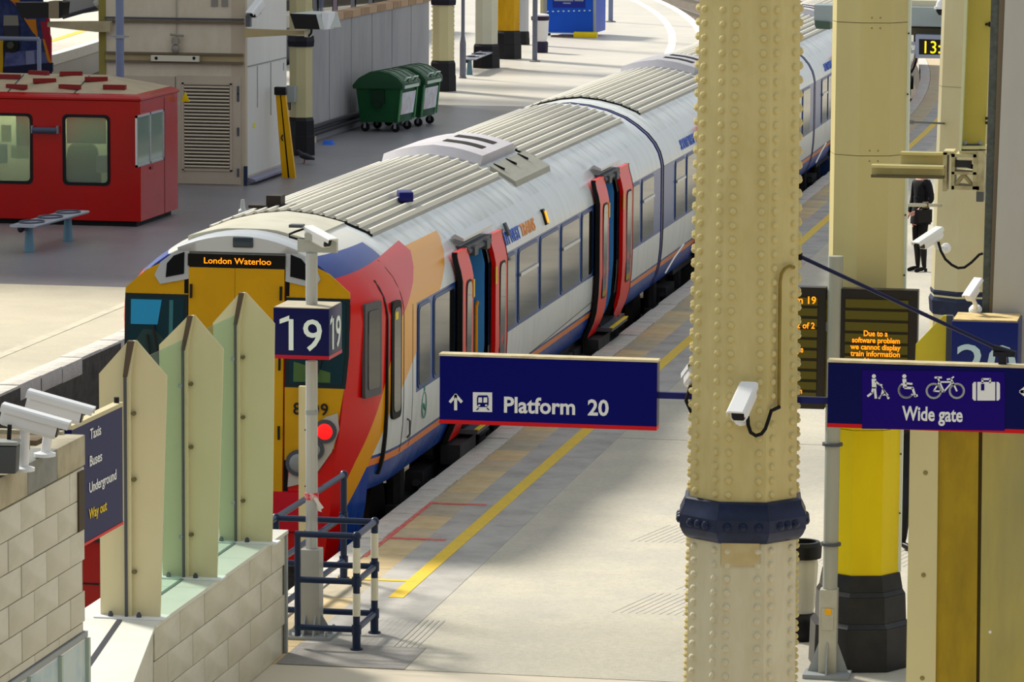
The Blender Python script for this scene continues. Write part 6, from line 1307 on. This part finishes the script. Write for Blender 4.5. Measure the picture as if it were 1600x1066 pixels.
# ------------------------------------------------------------------ green bins
def wheelie(c, rz, label):
    t = thing('wheeled_bin', label, 'bin', c, 'green wheeled bins'); c = Vector(c)
    gdark = M('bin_green', '1f5a34', .4, noise=[(2, '1a4c2c', .5)]); W_, L_ = 1.05, 1.30
    mb = MB(); mb.loft([[c+Vector((x*W_/2*k, y*L_/2*k, z)) for x, y in ((-1, -1), (1, -1), (1, 1), (-1, 1))] for z, k in ((.22, .86), (.98, 1.0), (1.02, 1.03))]); b = obj('body', mb, gdark, t, bevel=.02)
    mb = MB(); A = [(-.58, .98), (-.60, 1.06), (-.46, 1.22), (-.2, 1.36), (.05, 1.40), (.28, 1.36), (.48, 1.25), (.60, 1.12), (.60, 1.0), (.52, 1.0)]; mb.loft([[c+Vector((x, y, z)) for x, z in A] for y in (-L_/2-.05, L_/2+.05)]); ld = obj('lid', mb, M('lid_green', '254f33', .4), t, bevel=.015)
    for k in (-.45, -.15, .15, .45): mb = MB(); mb.loft([[c+Vector((x, k*L_+d, z+.012)) for x, z in A[2:8]]+[c+Vector((x, k*L_+d, z-.02)) for x, z in A[2:8][::-1]] for d in (-.03, .03)]); obj('lid_rib', mb, M('lid_green', '254f33', .4), ld)
    for y in (-.28, .28):
        mb = MB(); mb.obox(c+Vector((.575, y, 1.18)), (.03, .34, .15), ry=R(38)); lp = obj('label_plate', mb, M('bin_label_pale', 'c8dcca', .5), ld)
        mb = MB(); mb.obox(c+Vector((.592, y, 1.19)), (.02, .16, .08), ry=R(38)); obj('lid_opening', mb, M('bin_hole', '16382a', .5), lp)
    mb = MB(); mb.obox(c+Vector((.60, 0, 1.03)), (.02, 1.1, .07)); obj('lid_strip', mb, M('bin_label_pale', 'c8dcca', .5), ld)
    mb = MB(); mb.loft([[c+Vector((.455+.087*(z-.22)/.76+d, y, z)) for y, z in ((-.5, .40), (.46, .40), (.5, .90), (-.52, .90))] for d in (.0, .02)]); ps_ = obj('poster', mb, M('bin_poster', 'e6eaf2', .5, noise=[(3.5, 'd98aa0', .5), (5, '9fc08a', .5)]), t)
    for y in (-.61, .61): mb = MB(); mb.loft([[c+Vector((.455+.075*(z-.22)/.76+d, y+q, z)) for q, z in ((-.035, .25), (.035, .25), (.04, .97), (-.04, .97))] for d in (0, .03)]); obj('corner_rib', mb, M('bin_green_light', '4a8a58', .4), t)
    mb = MB(); mb.obox(c+Vector((0, -L_/2-.01, .8)), (.32, .06, .3)); mb.tube([c+Vector((0, -L_/2-.02, .62)), c+Vector((0, -L_/2-.08, .62))], .09, 10); obj('lifting_point', mb, M('bin_green_dark', '12301f', .5), t)
    for x in (-.36, .36):
        for y in (-.46, .46):
            q = c+Vector((x, y, .10)); mb = MB(); mb.tube([q+Vector((0, -.03, 0)), q+Vector((0, .03, 0))], .098, 14); wh = obj('wheel', mb, blackr, t)
            mb = MB(); mb.obox(q+Vector((0, -.045, .06)), (.06, .012, .16)); mb.obox(q+Vector((0, .045, .06)), (.06, .012, .16)); mb.obox(q+Vector((0, 0, .14)), (.12, .12, .03)); obj('castor_fork', mb, steel, wh)
    t.rotation_euler = (0, 0, rz); return t
wheelie((-19.72, 89.95, 0), R(-5), 'green wheeled bin with a pale poster, the nearer of the pair by the concrete wall')
wheelie((-19.57, 91.75, 0), R(-5), 'green wheeled bin with a pale poster, standing behind its twin by the concrete wall')
# ------------------------------------------------------------------ far columns and clutter
far_column(672, 706, 143, 96, 103.4, 'cream column on a black base with a small blue notice, right of the green bins', colm, (-4, 8), rivets=True)
far_column(739, 774, 107, 70, 113.6, 'pale cream column on a black base behind the distant bench', M('far_column_pale', 'c9c8b4', .5, noise=[(.8, 'b8b69e', .6)]))
far_column(774, 808, 92, 49, 118.2, 'mustard yellow column on a broad black base', M('far_column_mustard', 'c6980e', .5, noise=[(3, 'a87c08', .7)], stretch=(1, 1, .3)), rivets=True)
far_column(807, 824, 77, 50, 126.0, 'grey column on a dark base half hidden behind the mustard column', M('far_column_grey', 'b3b6bc', .5))
far_column(842, 857, 60, 34, 132.0, 'narrow cream column behind the white sack bin, left of the blue hoarding', colm)
g_ = Zp(844, 82); t = thing('litter_bin', 'white sack litter bin with dark top and base near the blue hoarding', 'bin', g_)
mb = MB(); mb.lathe(g_.x, g_.y, [(.24, .003), (.25, .3), (.22, .34)], 14); obj('base', mb, M('bin_purple_black', '2c2440', .5), t)
mb = MB(); mb.lathe(g_.x, g_.y, [(.2, .34), (.25, .6), (.26, .95), (.28, 1.0)], 14); obj('clear_sack', mb, M('sack_white', 'dcdde0', .4), t)
mb = MB(); mb.lathe(g_.x, g_.y, [(.27, .98), (.29, 1.0), (.29, 1.1), (.25, 1.12)], 14); obj('lid_ring', mb, M('bin_purple_black', '2c2440', .5), t)
mb = MB(); mb.lathe(g_.x, g_.y, [(.27, 1.12), (.26, 1.17), (.1, 1.19)], 14); obj('cap', mb, white_p, t)
YH = 131.0; t = thing('hoarding', 'bright blue hoarding box on a yellow foot at the far platform curve', 'hoarding', Yp(893, 58, YH))
def hz_(x, y): return Yp(x, y, YH)
a_, c_ = hz_(855, -40), hz_(929, 52); mb = MB(); mb.box(a_.x, c_.x, YH, YH+2.2, c_.z, a_.z); obj('panel', mb, M('hoarding_blue', '0a50c8', .45, noise=[(.8, '0846b0', .6)]), t)
a_, c_ = hz_(864, -6), hz_(914, 12); mb = MB(); mb.box(a_.x, c_.x, YH-.03, YH, c_.z, a_.z); nb = obj('notice_board', mb, M('notice_navy', '12288c', .4), t)
for x0, x1, y in ((866, 896, 1), (898, 912, 1), (880, 892, 5)): a_, c_ = hz_(x0, y-1.2), hz_(x1, y+1); mb = MB(); mb.box(a_.x, c_.x, YH-.035, YH-.03, c_.z, a_.z); obj('faded_line', mb, M('faded_grey', '8d93a8', .6), nb)
mb = MB()
for i in range(9): v = hz_(856+i*8.2, 18-i*.2); mb.obox((v.x, YH-.01, v.z), (.06, .02, .04))
obj('row_of_studs', mb, M('stud_pale', 'b8d8e8', .5), t)
a_, c_ = hz_(855, 50), hz_(932, 53); mb = MB(); mb.box(a_.x, c_.x, YH-.06, YH+.1, c_.z, a_.z); obj('bottom_rail', mb, M('rail_pale_blue', '8aa8d8', .4), t)
mb = MB(); mb.tube([hz_(929, 52), hz_(929, -20)], .05, 8); obj('corner_tube', mb, grey_p, t)
a_, c_ = hz_(862, 55), hz_(899, 58.5); mb = MB(); mb.box(a_.x, c_.x, YH-.15, YH+.2, max(.003, c_.z), a_.z); obj('foot_beam', mb, M('foot_brown', '6b5f5a', .6), t)
a_, c_ = hz_(898, 54), hz_(934, 60); mb = MB(); mb.tube([(a_.x, YH-.1, (a_.z+c_.z)/2+.02), (c_.x, YH-.1, (a_.z+c_.z)/2+.02)], .14, 10); obj('yellow_foot', mb, yellow, t)
t = thing('far_train', 'dark train side glimpsed above the concrete wall beyond the beige building', 'train', (-29.6, 125, -.95))
mb = MB(); mb.loft([[(-29.6+x, y, z) for x, z in ((-1.4, -.2), (1.4, -.2), (1.42, 1.0), (1.38, 2.1), (1.0, 2.65), (0, 2.85), (-1.0, 2.65), (-1.4, 2.0))] for y in (113, 134.5)]); obj('body_shell', mb, M('dark_train', '1c1a26', .4), t)
for k in range(8): mb = MB(); mb.box(-28.2, -28.17, 113.8+k*2.55, 115.6+k*2.55, 1.0, 1.8); obj('window', mb, panel_glass, t)
for k in (2, 5): mb = MB(); mb.box(-28.2, -28.165, 115.7+k*2.55, 116.25+k*2.55, .3, 2.1); obj('door_leaf', mb, M('dull_mauve', '5a4a5c', .5), t)
# ------------------------------------------------------------------ train on the far left track
YT = 98.0; ft = thing('far_train', 'blue, orange and red train front at the top left corner beyond the red kiosk', 'train', (-31.0, YT, -.95))
fX = lambda x, y: Yp(x, y, YT)
rx = Yp(80, 60, YT).x; pr_ = [(rx-2.8, -.2), (rx, -.2), (rx+.02, .9), (rx-.03, 2.0), (rx-.4, 2.75), (rx-1.4, 2.9), (rx-2.4, 2.75), (rx-2.8, 2.0)]
mb = MB(); mb.loft([[(x-d, YT+q, z) for x, z in pr_] for d, q in ((0, 0), (.2, .6), (3.6, 10), (7.6, 20))]); obj('body_shell', mb, M('far_train_red', 'b8202a', .35), ft)
fb = lambda nm, q, mt, o=.03, par=None: yplate(nm, q, YT-o, o, mt, par or ft)
fb('front_panel', [(0, -40), (-60, -40), (-60, 130), (80, 115), (80, 100), (62, -40)], M('far_train_blue', '1c2c66', .35, noise=[(2, '4c5a92', .7)]), .03)
fb('orange_stripe', [(0, -12), (22, 5), (60, 62), (56, 34), (40, 30), (30, 0), (20, -12)], M('far_train_orange', 'e08a1c', .4), .05)
fb('orange_panel', [(38, 30), (56, 30), (57, 55), (52, 52)], M('far_train_orange', 'e08a1c', .4), .06)
fb('red_edge', [(63, 33), (72, 34), (80, 60), (80, 98), (74, 96)], M('far_train_red2', 'b02038', .4), .06)
fb('orange_edge', [(66, 60), (70, 62), (80, 98), (78, 99), (74, 94)], M('far_train_orange', 'e08a1c', .4), .07)
fb('gangway_frame', [(6, 24), (27, 24), (29, 40), (5, 40)], M('gangway_grey', '9b978c', .5), .08)
fb('gangway_dark', [(6, 40), (29, 40), (30, 57), (7, 57)], M('gangway_dark', '3a3a48', .5), .08)
v = fX(20, 70); mb = MB(); mb.tube([(v.x, YT-.02, v.z), (v.x, YT-.16, v.z)], .19, 16); obj('coupler_ring', mb, M('coupler_dark', '24261f', .6), ft)
mb = MB(); mb.tube([(v.x, YT-.16, v.z), (v.x, YT-.22, v.z)], .09, 12); obj('coupler_face', mb, M('coupler_face', '55584a', .6), ft)
fb('lower_panel', [(8, 82), (55, 78), (76, 84), (77, 98), (6, 104)], M('far_train_lilac', '6a70a8', .4, noise=[(4, '3c4484', .7)]), .05)
fb('step_box', [(40, 80), (53, 80), (54, 100), (41, 101)], M('step_lilac', '8f94bc', .5), .1)
fb('skirt', [(4, 106), (82, 98), (82, 112), (4, 122)], M('far_train_navy', '1c2040', .5), .08)
fb('yellow_edge', [(-8, 55), (5, 60), (4, 124), (-8, 125)], M('far_train_yellow', 'e2b010', .4), .09)
mb = MB(); mb.tube([Yp(0, 60, 90.0), Yp(61, 61, 90.0)], .05, 8); mb.tube([(Yp(61, 61, 90).x, 90, Yp(61, 61, 90).z), (Yp(61, 61, 90).x, 90, 0)], .05, 8); mb.tube([(Yp(-30, 61, 90).x, 90, Yp(-30, 61, 90).z), (Yp(-30, 61, 90).x, 90, 0)], .05, 8); mb.tube([Yp(-30, 59.5, 90.0), Yp(0, 60, 90.0)], .05, 8)
rl_ = obj('hand_rail', mb, M('rail_grey_blue', '9aa4c0', .4)); rl_['label'] = 'grey tube hand rail crossing in front of the far train'; rl_['category'] = 'railing'
